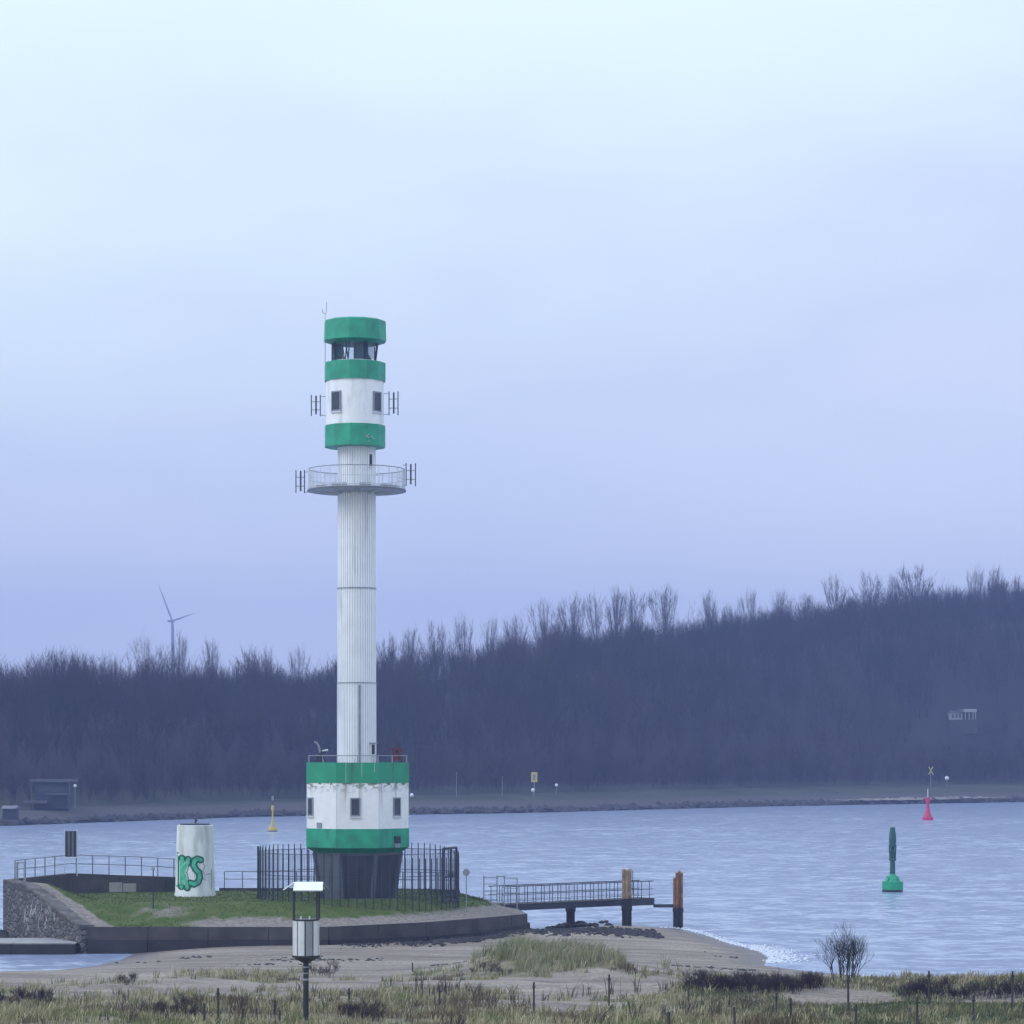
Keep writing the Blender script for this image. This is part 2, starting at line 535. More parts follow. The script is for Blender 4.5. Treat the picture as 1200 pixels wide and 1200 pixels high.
def ground_mat():
    m, nt, b = new_mat('dune_sand')
    n1 = noise_node(nt, 0.5, 6, stretch=(0.35, 1.3, 1))
    n2 = noise_node(nt, 6.0, 5)
    sand = mixc(nt, maprange(nt, n1.outputs['Fac'], 0.3, 0.7), (0.18, 0.145, 0.11), (0.40, 0.335, 0.265))
    sand = mixc(nt, maprange(nt, n2.outputs['Fac'], 0.42, 0.72, 0, 0.75), sand, (0.13, 0.10, 0.075))
    veg = N(nt, 'ShaderNodeAttribute', attribute_name='veg')
    moss = N(nt, 'ShaderNodeAttribute', attribute_name='moss')
    wet = N(nt, 'ShaderNodeAttribute', attribute_name='wet')
    n3 = noise_node(nt, 1.6, 5)
    lit = mixc(nt, maprange(nt, n3.outputs['Fac'], 0.35, 0.65), (0.13, 0.112, 0.062), (0.27, 0.238, 0.142))
    mos = mixc(nt, maprange(nt, n3.outputs['Fac'], 0.35, 0.65), (0.10, 0.115, 0.05), (0.16, 0.15, 0.085))
    lit = mixc(nt, moss.outputs['Fac'], lit, mos)
    add = N(nt, 'ShaderNodeMath', operation='MULTIPLY_ADD')
    add.inputs[1].default_value = 0.55
    nt.links.new(n2.outputs['Fac'], add.inputs[0])
    nt.links.new(veg.outputs['Fac'], add.inputs[2])
    c = mixc(nt, maprange(nt, add.outputs[0], 0.62, 0.85), sand, lit)
    c = mixc(nt, wet.outputs['Fac'], c, (0.12, 0.10, 0.095))
    nt.links.new(c, b.inputs['Base Color'])
    nt.links.new(maprange(nt, wet.outputs['Fac'], 0, 1, 0.95, 0.35), b.inputs['Roughness'])
    b.inputs['Specular IOR Level'].default_value = 0.3
    bp = N(nt, 'ShaderNodeBump')
    bp.inputs['Strength'].default_value = 0.6
    bp.inputs['Distance'].default_value = 0.12
    nt.links.new(n2.outputs['Fac'], bp.inputs['Height'])
    nt.links.new(bp.outputs[0], b.inputs['Normal'])
    return m
M['ground'] = ground_mat()

def lawn_mat():
    m, nt, b = new_mat('island_lawn')
    a = N(nt, 'ShaderNodeAttribute', attribute_name='bare')
    n = noise_node(nt, 1.1, 6)
    n2 = noise_node(nt, 5, 5)
    g = mixc(nt, maprange(nt, n.outputs['Fac'], 0.3, 0.7), (0.055, 0.090, 0.014), (0.105, 0.125, 0.034))
    s = mixc(nt, maprange(nt, n2.outputs['Fac'], 0.3, 0.7), (0.15, 0.125, 0.10), (0.31, 0.27, 0.225))
    ad = N(nt, 'ShaderNodeMath', operation='MULTIPLY_ADD')
    ad.inputs[1].default_value = 0.8
    nt.links.new(n.outputs['Fac'], ad.inputs[0])
    nt.links.new(a.outputs['Fac'], ad.inputs[2])
    c = mixc(nt, maprange(nt, ad.outputs[0], 0.75, 1.05), g, s)
    nt.links.new(c, b.inputs['Base Color'])
    b.inputs['Roughness'].default_value = 0.95
    b.inputs['Specular IOR Level'].default_value = 0.15
    bp = N(nt, 'ShaderNodeBump')
    bp.inputs['Strength'].default_value = 0.5
    bp.inputs['Distance'].default_value = 0.06
    nt.links.new(n2.outputs['Fac'], bp.inputs['Height'])
    nt.links.new(bp.outputs[0], b.inputs['Normal'])
    return m
M['lawn'] = lawn_mat()

def farland_mat():
    m, nt, b = new_mat('far_bank')
    tc = N(nt, 'ShaderNodeTexCoord')
    sep = N(nt, 'ShaderNodeSeparateXYZ')
    nt.links.new(tc.outputs['Object'], sep.inputs[0])
    n = noise_node(nt, 0.12, 6, stretch=(0.5, 1, 1))
    grass = mixc(nt, maprange(nt, n.outputs['Fac'], 0.35, 0.65), (0.045, 0.052, 0.036), (0.085, 0.085, 0.062))
    ad = N(nt, 'ShaderNodeMath', operation='MULTIPLY_ADD')
    ad.inputs[1].default_value = 1.2
    nt.links.new(n.outputs['Fac'], ad.inputs[0])
    nt.links.new(sep.outputs['Z'], ad.inputs[2])
    stone = mixc(nt, maprange(nt, ad.outputs[0], 1.0, 1.5), (0.02, 0.02, 0.022), (0.10, 0.09, 0.085))
    c = mixc(nt, maprange(nt, ad.outputs[0], 2.2, 3.0), stone, grass)
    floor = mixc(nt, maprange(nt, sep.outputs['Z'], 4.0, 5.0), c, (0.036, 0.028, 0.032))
    nt.links.new(floor, b.inputs['Base Color'])
    b.inputs['Roughness'].default_value = 0.95
    b.inputs['Specular IOR Level'].default_value = 0.1
    return m
M['farland'] = farland_mat()

# ------------------------------------------------------------------ sea
sea = MB().add([(-1300, 90, 0), (1300, 90, 0), (1300, 2550, 0), (-1300, 2550, 0)], [(0, 1, 2, 3)]).build('sea', M['water'])
struct(sea)

# ------------------------------------------------------------------ near land: dunes, beach, spit
SHORE = [(-90, 122), (-40, 127.5), (-26, 129.0), (-21.5, 130.5), (-19.8, 133.5), (-19.2, 138), (-19.0, 143), (-16, 152), (-3, 158),
         (1.2, 160), (4.5, 164.6), (7.2, 164.0), (9.6, 162.3), (11.0, 155), (11.5, 149.5), (12.6, 143.5), (12.7, 138), (12.0, 134),
         (13.6, 130.5), (16, 127), (24, 125), (40, 123), (90, 118), (90, -30), (-90, -30)]
def signed_dist(poly, X, Y):
    X = np.asarray(X, dtype=float); Y = np.asarray(Y, dtype=float)
    d = np.full(X.shape, 1e9); ins = np.zeros(X.shape, dtype=bool)
    n = len(poly)
    for i in range(n):
        (ax, ay), (bx, by) = poly[i], poly[(i+1) % n]
        vx, vy = bx-ax, by-ay
        t = np.clip(((X-ax)*vx + (Y-ay)*vy)/(vx*vx+vy*vy), 0, 1)
        d = np.minimum(d, np.hypot(X-ax-t*vx, Y-ay-t*vy))
        cond = ((ay > Y) != (by > Y))
        xc = ax + (Y-ay)*vx/(vy if abs(vy) > 1e-9 else 1e-9)
        ins ^= cond & (X < xc)
    return np.where(ins, d, -d)
def ground_z(X, Y):
    X = np.asarray(X, dtype=float); Y = np.asarray(Y, dtype=float)
    base = np.interp(Y, [-30, 0, 40, 73, 82, 92, 104, 116, 128, 140, 170], [8.6, 8.25, 5.2, 3.0, 2.45, 1.85, 1.25, 0.72, 0.48, 0.42, 0.5])
    dune = np.exp(-((X-1.7)/3.4)**2 - ((Y-122.5)/4.2)**2)*1.32 + np.exp(-((X-5.2)/2.2)**2 - ((Y-117)/4.0)**2)*0.45
    base = base + dune
    ridge = sst(4.0, 9.0, X)*np.exp(-((Y-98.5)/6.0)**2)*(0.62+0.3*(vnoise(X/4.0, Y*0+3, 5)-0.5))
    base = base + ridge
    amp = sst(126, 108, Y)
    base = base + amp*((fbm(X/6.0, Y/6.0, 3)-0.5)*0.75 + (fbm(X/1.3, Y/1.3, 9)-0.5)*0.18)
    base = base + (fbm(X/3.0, Y/3.0, 31)-0.5)*0.10
    d = signed_dist(SHORE, X, Y)
    cap = np.where(d > 0, d*0.085, d*0.20)
    cap = np.maximum(cap, -2.2)
    k = 0.25
    h = np.clip(0.5+0.5*(cap-base)/k, 0, 1)
    return cap*(1-h)+base*h - k*h*(1-h)
def veg_mask(X, Y):
    n = fbm(X/4.5, Y/7.0, 41, 4)
    v = sst(112, 98, Y + (n-0.5)*30)*0.9
    np_ = fbm(X/3.2+3.1, Y/5.0, 141, 4)
    v = np.maximum(v, sst(0.50, 0.60, np_)*sst(127, 117, Y)*0.75)
    mound = np.exp(-((X-1.7)/3.0)**2 - ((Y-121.5)/4.6)**2)
    v = np.maximum(v, sst(0.25, 0.5, mound))
    # bare sandy hollows
    n2 = fbm(X/5.0+7.7, Y/9.0, 77, 4)
    v = v*(1-(0.45+0.45*sst(-4, 2, X))*sst(0.52, 0.62, n2)*sst(74, 90, Y))
    sp = np.exp(-((X-10.9)/2.3)**2 - ((Y-92.0)/3.4)**2) + np.exp(-((X-16.2)/1.6)**2 - ((Y-92.0)/2.4)**2)
    v = v*(1-sst(0.3, 0.6, sp))
    sp = np.exp(-((X-3.0)/3.6)**2 - ((Y-100)/6.0)**2)
    v = v*(1-0.8*sst(0.35, 0.7, sp))
    return v
gx = np.concatenate([np.linspace(-89, -34, 40, endpoint=False), np.linspace(-34, 34, 250, endpoint=False), np.linspace(34, 89, 41)])
gy = np.concatenate([np.linspace(-29, 60, 45, endpoint=False), np.linspace(60, 172, 330)])
GX, GY = np.meshgrid(gx, gy)
GZ = ground_z(GX, GY)
nx, ny = len(gx), len(gy)
idx = np.arange(nx*ny).reshape(ny, nx)
Q = np.stack([idx[:-1, :-1], idx[:-1, 1:], idx[1:, 1:], idx[1:, :-1]], -1).reshape(-1, 4)
vm = veg_mask(GX, GY)
moss = sst(6, 11, GX)*sst(96, 90, GY)
wet = sst(0.20, 0.03, GZ)*0.75
big_m = big_mesh('dune_ground', np.stack([GX, GY, GZ], -1).reshape(-1, 3), Q, M['ground'], smooth=True,
                 attrs={'veg': vm.ravel(), 'moss': moss.ravel(), 'wet': wet.ravel()})
struct(big_m)
def gz1(x, y):
    return float(ground_z(np.array([x]), np.array([y]))[0])
def ground_at(px, py):
    """point of the dune ground seen at a photograph pixel"""
    Ys = np.linspace(58, 170, 2600)
    Xs = (px-600)/F*Ys
    ray = CAMZ-(py-HZ)/F*Ys
    g = ground_z(Xs, Ys)
    k = np.argmax(ray <= g)
    if not (ray <= g).any():
        k = -1
    return Vector((Xs[k], Ys[k], g[k]))

# surf along the spit
def foam():
    V, Fc = [], []
    pts = [(8.8, 163.4), (9.9, 162.4), (10.9, 157), (11.45, 151.5), (12.3, 146.5), (12.95, 142), (12.95, 138.5), (12.35, 135.4)]
    dens = []
    for a, b in zip(pts[:-1], pts[1:]):
        L = math.dist(a, b)
        for i in range(int(L/0.05)):
            t = i*0.05/L
            dens.append((a[0]+(b[0]-a[0])*t, a[1]+(b[1]-a[1])*t))
    for x, y in dens:
        w = 0.6 if y > 148 else 1.7
        for _ in range(3 if 133 < y < 148 else 1):
            cx = x + abs(random.gauss(0, 0.45*w)) - 0.25
            cy = y + random.gauss(0, 0.4)
            r = random.uniform(0.02, 0.10)
            n = 6
            zz = max(0.0, gz1(cx, cy))+random.uniform(0.01, 0.05)
            o = len(V)
            V.append((cx, cy, zz+0.03))
            for k in range(n):
                t = 2*math.pi*k/n
                rr = r*random.uniform(0.6, 1.3)
                V.append((cx+rr*math.cos(t), cy+rr*math.sin(t)*1.2, zz-0.01))
            for k in range(n):
                Fc.append((o, o+1+k, o+1+(k+1) % n))
    m = mat('sea_foam', (0.62, 0.64, 0.66), 0.8, 0.05)
    o = big_mesh('foam', V, Fc, m)
    tag(o, 'white surf foam breaking along the edge of the sand spit', 'foam', kind='stuff')
foam()

# ------------------------------------------------------------------ island: lawn and walls
FRONT = [(-21.4, 142.0), (-9.25, 142.0), (-4.39, 144.8), (-1.8, 148.0), (0.85, 156.0), (0.3, 160.5)]
BACK = [(-27.1, 152.0), (-24.6, 157.0), (-17.0, 159.5), (-8.0, 160.5), (-3.0, 161.2), (0.1, 161.2)]
RIM = [1.31, 1.31, 1.38, 1.40, 1.18, 1.22]
def polyline_dist(pl, X, Y):
    d = np.full(np.shape(X), 1e9)
    for (ax, ay), (bx, by) in zip(pl[:-1], pl[1:]):
        vx, vy = bx-ax, by-ay
        t = np.clip(((X-ax)*vx+(Y-ay)*vy)/(vx*vx+vy*vy), 0, 1)
        d = np.minimum(d, np.hypot(X-ax-t*vx, Y-ay-t*vy))
    return d
def island_z(X, Y):
    X = np.asarray(X, dtype=float); Y = np.asarray(Y, dtype=float)
    d = polyline_dist(FRONT, X, Y)
    rim = np.interp(X, [-21.4, -9.25, -4.39, -1.8, 0.85], [1.31, 1.31, 1.38, 1.40, 1.18])
    z = rim + (2.33-1.31)*sst(-0.5, 5.6, d)*0.98
    # the bank that climbs beside the wing wall
    ax, ay, bx, by = -21.4, 142.0, -27.1, 152.0
    L = math.hypot(bx-ax, by-ay)
    t = np.clip(((X-ax)*(bx-ax)+(Y-ay)*(by-ay))/L**2, 0, 1)
    dd = np.abs((X-ax)*(by-ay)-(Y-ay)*(bx-ax))/L
    top = 1.31 + 1.85*np.clip(t*1.25, 0, 1)
    w = sst(3.6, 0.9, dd)
    z = z*(1-w)+np.maximum(z, top)*w
    return z + (fbm(X/2.0, Y/2.0, 15)-0.5)*0.08*sst(0.0, 1.0, d)
def densify(pl, n):
    L = [0]
    for a, b in zip(pl[:-1], pl[1:]):
        L.append(L[-1]+math.dist(a, b))
    s = np.linspace(0, L[-1], n)
    return np.interp(s, L, [p[0] for p in pl]), np.interp(s, L, [p[1] for p in pl])
fx, fy = densify(FRONT, 140)
bx_, by_ = densify(BACK, 140)
T = np.linspace(0, 1, 60)[:, None]**1.4
LX = fx*(1-T)+bx_*T
LY = fy*(1-T)+by_*T
LZ = island_z(LX, LY)
dfr = polyline_dist(FRONT, LX, LY)
bare = sst(3.4, 0.6, dfr)*sst(-18.5, -14.5, LX)*0.9
bare = np.maximum(bare, np.exp(-((LX+17.9)/2.6)**2-((LY-145.0)/2.2)**2)*0.52)
bare = np.maximum(bare, sst(-3.2, -0.8, LX)*0.40)
ax, ay, bx, by = -21.4, 142.0, -27.1, 152.0
ddw = np.abs((LX-ax)*(by-ay)-(LY-ay)*(bx-ax))/math.hypot(bx-ax, by-ay)
bare = np.maximum(bare, sst(1.5, 1.0, ddw))
li = np.arange(140*60).reshape(60, 140)
LQ = np.stack([li[:-1, :-1], li[:-1, 1:], li[1:, 1:], li[1:, :-1]], -1).reshape(-1, 4)
lawn = big_mesh('lawn', np.stack([LX, LY, LZ], -1).reshape(-1, 3), LQ, M['lawn'], smooth=True, attrs={'bare': bare.ravel()})
struct(lawn)
def iz1(x, y):
    return float(island_z(np.array([x]), np.array([y]))[0])

# short turf blades on the lawn
V, Qd, C = [], [], []
for _ in range(15000):
    i = rng.integers(0, 58); j = rng.integers(0, 139)
    if bare[i, j]+random.uniform(-0.3, 0.3) > 0.35:
        continue
    a, b = random.random(), random.random()
    x = LX[i, j]*(1-a)+LX[i, j+1]*a + (LX[i+1, j]-LX[i, j])*b
    y = LY[i, j]*(1-a)+LY[i, j+1]*a + (LY[i+1, j]-LY[i, j])*b
    z = LZ[i, j]*(1-b)+LZ[i+1, j]*b
    h = random.uniform(0.03, 0.09); w = random.uniform(0.02, 0.05)
    t = random.uniform(0, math.pi)
    o = len(V)
    V += [(x-w*math.cos(t), y-w*math.sin(t), z-0.02), (x+w*math.cos(t), y+w*math.sin(t), z-0.02), (x+random.gauss(0, .03), y+random.gauss(0, .03), z+h)]
    Qd.append((o, o+1, o+2))
    c = random.choice([(0.07, 0.11, 0.020), (0.085, 0.115, 0.028), (0.12, 0.125, 0.045)])
    C += [c]*3
turf = big_mesh('grass', V, Qd, M['blade'], C=C)
tag(turf, 'short green turf growing on the lawn round the lighthouse', 'grass', kind='stuff')

# front sea wall in two courses of concrete panels
wall = thing('sea_wall', 'long low dark concrete sea wall in front of the lighthouse lawn', 'wall', (-9.25, 142.0, 0))
wl0 = Vector((-9.25, 142.0, 0))
def panels(name, pl, z0, z1f, off0, off1, step, m, parent, origin, gap=0.025):
    """one panel object per length of wall; off0..off1 is the thickness measured outwards"""
    for (a, b, ra, rb) in pl:
        a, b = Vector((*a, 0)), Vector((*b, 0))
        d = (b-a); L = d.length; d.normalize()
        nrm = Vector((d.y, -d.x, 0))
        k = max(1, round(L/step))
        for i in range(k):
            s0, s1 = L*i/k+gap/2, L*(i+1)/k-gap/2
            za, zb = ra+(rb-ra)*s0/L, ra+(rb-ra)*s1/L
            mb = MB()
            jit = random.uniform(-0.012, 0.012)
            vs = []
            for s, zt in ((s0, za), (s1, zb)):
                for o_, zz in ((off0, z0), (off1+jit, z0), (off1+jit, z1f(zt)), (off0, z1f(zt))):
                    p = a+d*s+nrm*o_-origin
                    vs.append((p.x, p.y, zz))
            mb.add(vs, [(0, 1, 2, 3), (7, 6, 5, 4), (0, 4, 5, 1), (1, 5, 6, 2), (2, 6, 7, 3), (3, 7, 4, 0)])
            mb.build(name, m, parent)
segs = [(FRONT[i], FRONT[i+1], RIM[i], RIM[i+1]) for i in range(len(FRONT)-1)]
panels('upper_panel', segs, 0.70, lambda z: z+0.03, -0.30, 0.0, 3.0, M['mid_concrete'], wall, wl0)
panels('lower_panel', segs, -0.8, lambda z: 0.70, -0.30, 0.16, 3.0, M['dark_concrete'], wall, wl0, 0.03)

# wing wall at the left end, sloping top
wing = thing('wing_wall', 'tall grey concrete wing wall with a sloping top and white scribbles, at the left end', 'wall', (-21.4, 142.0, 0))
a, b = Vector((0, 0, 0)), Vector((-5.7, 10.0, 0))
d = b.normalized(); nrm = Vector((-d.y, d.x, 0))
L = b.length
prof = [(0.0, 1.36), (0.12, 1.55), (0.30, 2.05), (0.50, 2.62), (0.68, 3.02), (0.82, 3.17), (1.0, 3.22)]
mbw, mbc = MB(), MB()
for (t0, z0), (t1, z1) in zip(prof[:-1], prof[1:]):
    vs = []
    for t, z in ((t0, z0), (t1, z1)):
        for o_, zz in ((-0.05, -0.8), (0.35, -0.8), (0.35, z), (-0.05, z)):
            p = d*(t*L)+nrm*o_
            vs.append((p.x, p.y, zz))
    mbw.add(vs, [(0, 1, 2, 3), (7, 6, 5, 4), (0, 4, 5, 1), (1, 5, 6, 2), (2, 6, 7, 3), (3, 7, 4, 0)])
    vs = []
    for t, z in ((t0, z0+0.002), (t1, z1+0.002)):
        for o_, zz in ((-0.34, z-0.03), (0.39, z-0.03), (0.39, z+0.09), (-0.34, z+0.07)):
            p = d*(t*L)+nrm*o_
            vs.append((p.x, p.y, zz))
    mbc.add(vs, [(0, 1, 2, 3), (7, 6, 5, 4), (0, 4, 5, 1), (1, 5, 6, 2), (2, 6, 7, 3), (3, 7, 4, 0)])
mbw.build('wall_body', M['stone'], wing)
mbc.build('coping', M['worn_coping'], wing)
mb = MB()
rs = random.Random(5)
for k in range(34):
    t = rs.uniform(0.30, 0.72); z = rs.uniform(1.15, 1.95)
    p0 = d*(t*L)+nrm*0.358
    for s in range(rs.randint(1, 3)):
        t2 = t+rs.uniform(-0.03, 0.03); z2 = z+rs.uniform(-0.4, 0.4)
        p1 = d*(t2*L)+nrm*0.358
        w = 0.028
        side = d*w
        mb.add([(p0.x-side.x, p0.y-side.y, z), (p0.x+side.x, p0.y+side.y, z), (p1.x+side.x, p1.y+side.y, z2), (p1.x-side.x, p1.y-side.y, z2)], [(0, 1, 2, 3)])
        t, z, p0 = t2, z2, p1
mb.build('scribble', M['graf_white'], wing)
# its return along the water side
mb = MB()
mb.box((-6.05, 9.9, -0.8), (-5.6, 10.6, 3.24))
mb.build('end_pier', M['stone'], wing)

# apron ledge at the foot of the wing wall
apron = thing('concrete_apron', 'low flat concrete ledge at the foot of the grey wing wall', 'ledge', (-21.9, 141.3, 0))
for i in range(4):
    x1 = -0.05-i*3.2
    o = MB().box((x1-3.17, 0.0+0.35*0, -0.7), (x1, 4.2, 0.50+random.uniform(-.01, .01))).build('slab', M['dark_concrete'], apron)
    MB().box((x1-3.17, 0.25, 0.505), (x1, 4.2, 0.56)).build('slab_top', M['pale_concrete'], apron)

# parapet wall along the back
BKZ = [3.30, 3.42, 3.02, 2.52]
par = thing('parapet_wall', 'dark stone parapet wall behind the lawn, carrying the long railing', 'wall', (-24.6, 157.0, 0))
po = Vector((-24.6, 157.0, 0))
bsegs = [(BACK[i], BACK[i+1], BKZ[i], BKZ[i+1]) for i in range(3)]
panels('wall_panel', bsegs[:2], -0.5, lambda z: z, -0.20, 0.25, 2.6, M['mid_concrete'], par, po)
panels('kerb_panel', [((-16.6, 159.55), (-8.0, 160.5), 2.48, 2.42), ((-8.0, 160.5), (-3.0, 161.2), 2.42, 2.30)], -0.5, lambda z: z, -0.20, 0.25, 2.6, M['mid_concrete'], par, po)
# pale patched stretch of the parapet
q0, q1 = Vector((-22.6, 157.66, 0)), Vector((-21.1, 158.16, 0))
dd_ = (q1-q0).normalized(); nn = Vector((dd_.y, -dd_.x, 0))
for k in range(2):
    mb = MB()
    s0, s1 = k*0.78, k*0.78+0.74
    vs = []
    for s in (s0, s1):
        for o_, zz in ((0.2, 2.35), (0.285, 2.35), (0.285, 2.88-0.06*k), (0.2, 2.88-0.06*k)):
            p = q0+dd_*s+nn*o_-po
            vs.append((p.x, p.y, zz))
    mb.add(vs, [(0, 1, 2, 3), (7, 6, 5, 4), (0, 4, 5, 1), (1, 5, 6, 2), (2, 6, 7, 3), (3, 7, 4, 0)])
    o = mb.build('repair_patch', M['pale_concrete'], par)

def railing(name, label, pts, step, h, m, rails=(1.0, 0.55), r=0.028, pr=0.035, group=None):
    root = thing(name, label, 'railing', pts[0], 0, group)
    o = Vector(pts[0])
    L = [0]
    for a, b in zip(pts[:-1], pts[1:]):
        L.append(L[-1]+(Vector(b)-Vector(a)).length)
    n = max(2, round(L[-1]/step))
    pm = MB().tube((0, 0, -0.12), (0, 0, h), pr, n=6).mesh('post', m)
    for i in range(n+1):
        s = L[-1]*i/n
        p = Vector([np.interp(s, L, [q[k] for q in pts]) for k in range(3)])
        link('post', pm, root, p-o)
    for f in rails:
        mb = MB()
        mb.path([Vector(q)-o+Vector((0, 0, h*f)) for q in pts], r, 6)
        mb.build('rail', m, root)
    return root
railing('railing', 'long grey metal railing along the top of the stone parapet', [(-26.9, 152.4, 3.22), (-24.6, 157.1, 3.36), (-20.9, 158.3, 3.20), (-18.2, 159.15, 3.0)], 0.93, 1.08, M['rail_metal'], r=0.02, pr=0.028)
railing('railing', 'short grey railing on the low kerb between the white tank and the tall bar fence', [(-16.3, 159.6, 2.46), (-8.2, 160.5, 2.42), (-3.2, 161.1, 2.32)], 1.0, 0.95, M['rail_metal'], r=0.02, pr=0.026)
gp = thing('gate_posts', 'pair of stout steel posts at the corner of the wing wall', 'posts', (-26.75, 152.2, 3.22))
for x in (0.0, 0.42):
    MB().tube((x, 0, -0.1), (x, 0, 1.02), 0.07, n=8).build('post', M['grey_metal'], gp)
MB().tube((0, 0, 0.98), (0.42, 0, 0.98), 0.03).build('crossbar', M['grey_metal'], gp)

# information board on legs
p = P(83, 1027, 156.2)
ib = thing('display_board', 'tall dark panel board on two legs above the left railing', 'board', (p.x, p.y, 3.35))
h0 = p.z
zb, zt = P(83, 1004, 156.2).z-3.35, P(83, 974, 156.2).z-3.35
MB().box((-0.30, -0.06, zb), (0.30, 0.04, zt)).build('panel', M['dark_metal'], ib)
for x in (-0.10, 0.12):
    MB().box((x-0.05, -0.072, zb+0.04), (x+0.05, -0.062, zt-0.04)).build('panel_strip', M['rail_metal'], ib)
for x in (-0.35, 0.35):
    MB().tube((x, 0, -0.05), (x, 0, zt+0.12), 0.025).build('leg', M['pale_metal'], ib)
MB().box((-0.34, -0.04, zb-0.06), (0.34, 0.02, zb-0.01)).build('bottom_rail', M['sign_white'], ib)

# ------------------------------------------------------------------ white tank with graffiti
tz = iz1(-17.35, 154.2)
tank = thing('round_hut', 'round white rendered hut with green KS graffiti, on the lawn left of the lighthouse', 'hut', (-17.35, 154.2, tz))
TR0, TR1, TH = 1.09, 0.99, 3.86
MB().lathe([(TR0+0.03, -0.3), (TR0+0.03, 0.14), (TR0, 0.2), (TR1, TH), (TR1-0.06, TH+0.02)], 40).build('wall', M['tank'], tank, smooth=True)
MB().lathe([(TR1-0.16, TH+0.024), (TR1-0.16, TH+0.09), (0.3, TH+0.13)], 32).build('lid', M['dark_metal'], tank)
mb = MB().tube((0.02, 0, TH+0.1), (0.02, 0, TH+0.38), 0.05).tube((0.02, 0, TH+0.36), (0.12, 0, TH+0.22), 0.03)
mb.build('vent_cap', M['dark_metal'], tank)
def on_tank(cx, cy, off):
    """graffiti sheet coordinates (measured like the photograph crop) onto the tank's round wall"""
    px = 190+cx/11.43; py = 955+cy/11.43
    ppm = F/153.2
    z = (1050.5-py)/ppm
    r = TR0+(TR1-TR0)*max(0, z)/TH+off
    s = max(-0.985, min(0.985, (px-227.6)/ppm/r))
    t = math.asin(s)+0.165
    return (r*math.sin(t), -r*math.cos(t), z)
def strokes(lines, width, off, m, name):
    mb = MB()
    for pts in lines:
        # resample
        out = []
        for (a, b) in zip(pts[:-1], pts[1:]):
            for i in range(6):
                out.append((a[0]+(b[0]-a[0])*i/6, a[1]+(b[1]-a[1])*i/6))
        out.append(pts[-1])
        vs = []
        for i, (x, y) in enumerate(out):
            x0, y0 = out[max(0, i-1)]; x1, y1 = out[min(len(out)-1, i+1)]
            dx, dy = x1-x0, y1-y0
            l = math.hypot(dx, dy) or 1
            nx_, ny_ = -dy/l*width/2, dx/l*width/2
            vs.append(on_tank(x-nx_, y-ny_, off)); vs.append(on_tank(x+nx_, y+ny_, off))
        mb.add(vs, [(2*i, 2*i+1, 2*i+3, 2*i+2) for i in range(len(out)-1)])
        for (x, y) in (pts[0], pts[-1]):
            k = 10
            ring_ = [on_tank(x+width/2*math.cos(2*math.pi*i/k), y+width/2*math.sin(2*math.pi*i/k), off+0.0012) for i in range(k)]
            mb.add(ring_, [tuple(range(k))])
    return mb.build(name, m, tank)
Ls = [[(182, 545), (178, 950)]]
K = [[(243, 575), (235, 960)], [(325, 590), (262, 760), (312, 975)]]
S = [[(492, 600), (445, 582), (405, 610), (392, 668), (420, 722), (468, 770), (478, 835), (455, 895), (400, 925), (352, 905)]]
strokes(Ls, 26, 0.006, M['graf_light'], 'spray_stroke')
strokes([[(203, 560), (196, 970)], [(176, 510), (200, 508)]], 16, 0.009, M['graf_dark'], 'spray_stroke')
strokes([[(300, 590), (315, 950)], [(345, 640), (380, 930)], [(400, 600), (440, 900)]], 92, 0.004, M['graf_light'], 'spray_fill')
strokes(K, 94, 0.012, M['graf_dark'], 'letter_outline')
strokes(S, 92, 0.015, M['graf_dark'], 'letter_outline')
strokes(K, 46, 0.021, M['graf_light'], 'letter_k')
strokes(S, 50, 0.024, M['graf_light'], 'letter_s')
strokes([[(525, 640), (545, 690), (515, 740), (540, 790)], [(560, 795), (640, 792)], [(640, 740), (640, 990)], [(520, 850), (560, 870)], [(520, 560), (500, 600)]], 14, 0.006, M['graf_grey'], 'spray_tag')

# ------------------------------------------------------------------ lighthouse
TY = 152.0
TX = (418-600)/F*TY
FOOT = 2.25
PPM = F/TY
def zz(py):
    return CAMZ-(py-HZ)/PPM-FOOT
tower = thing('lighthouse', 'tall white lighthouse with green bands, a ring gallery and a wide eight-sided base', 'lighthouse', (TX, TY, FOOT))
CX = 0.06
C0 = R(25.4-45)
def octa(r, rot=C0):
    return [(CX+r*math.sin(rot+k*math.pi/4), -r*math.cos(rot+k*math.pi/4)) for k in range(8)]
def oct_lathe(prof, m, name, rot=C0, parent=tower, cx=CX):
    return MB().lathe(prof, 8, (cx, 0, 0), rot).build(name, m, parent)
RB = 64/PPM
# pedestal: an eight-sided funnel with proud ribs on its corners
oct_lathe([(2.06, -0.4), (2.06, 0.0), (2.50, zz(999)), (2.50, zz(998))], M['pedestal'], 'pedestal')
for k in range(8):
    t = C0+k*math.pi/4
    mb = MB()
    Mr = Matrix.Translation((CX, 0, 0)) @ Matrix.Rotation(t, 4, 'Z')
    vs = [Mr @ Vector(p_) for p_ in ((-0.10, -2.02, -0.3), (0.10, -2.02, -0.3), (0.10, -2.14, -0.3), (-0.10, -2.14, -0.3),
                                   (-0.10, -2.45, zz(998.5)), (0.10, -2.45, zz(998.5)), (0.10, -2.60, zz(998.5)), (-0.10, -2.60, zz(998.5)))]
    mb.add(vs, [(0, 1, 2, 3), (7, 6, 5, 4), (0, 4, 5, 1), (1, 5, 6, 2), (2, 6, 7, 3), (3, 7, 4, 0)])
    mb.build('rib', M['pedestal'], tower)
phc = C0+R(22.5)
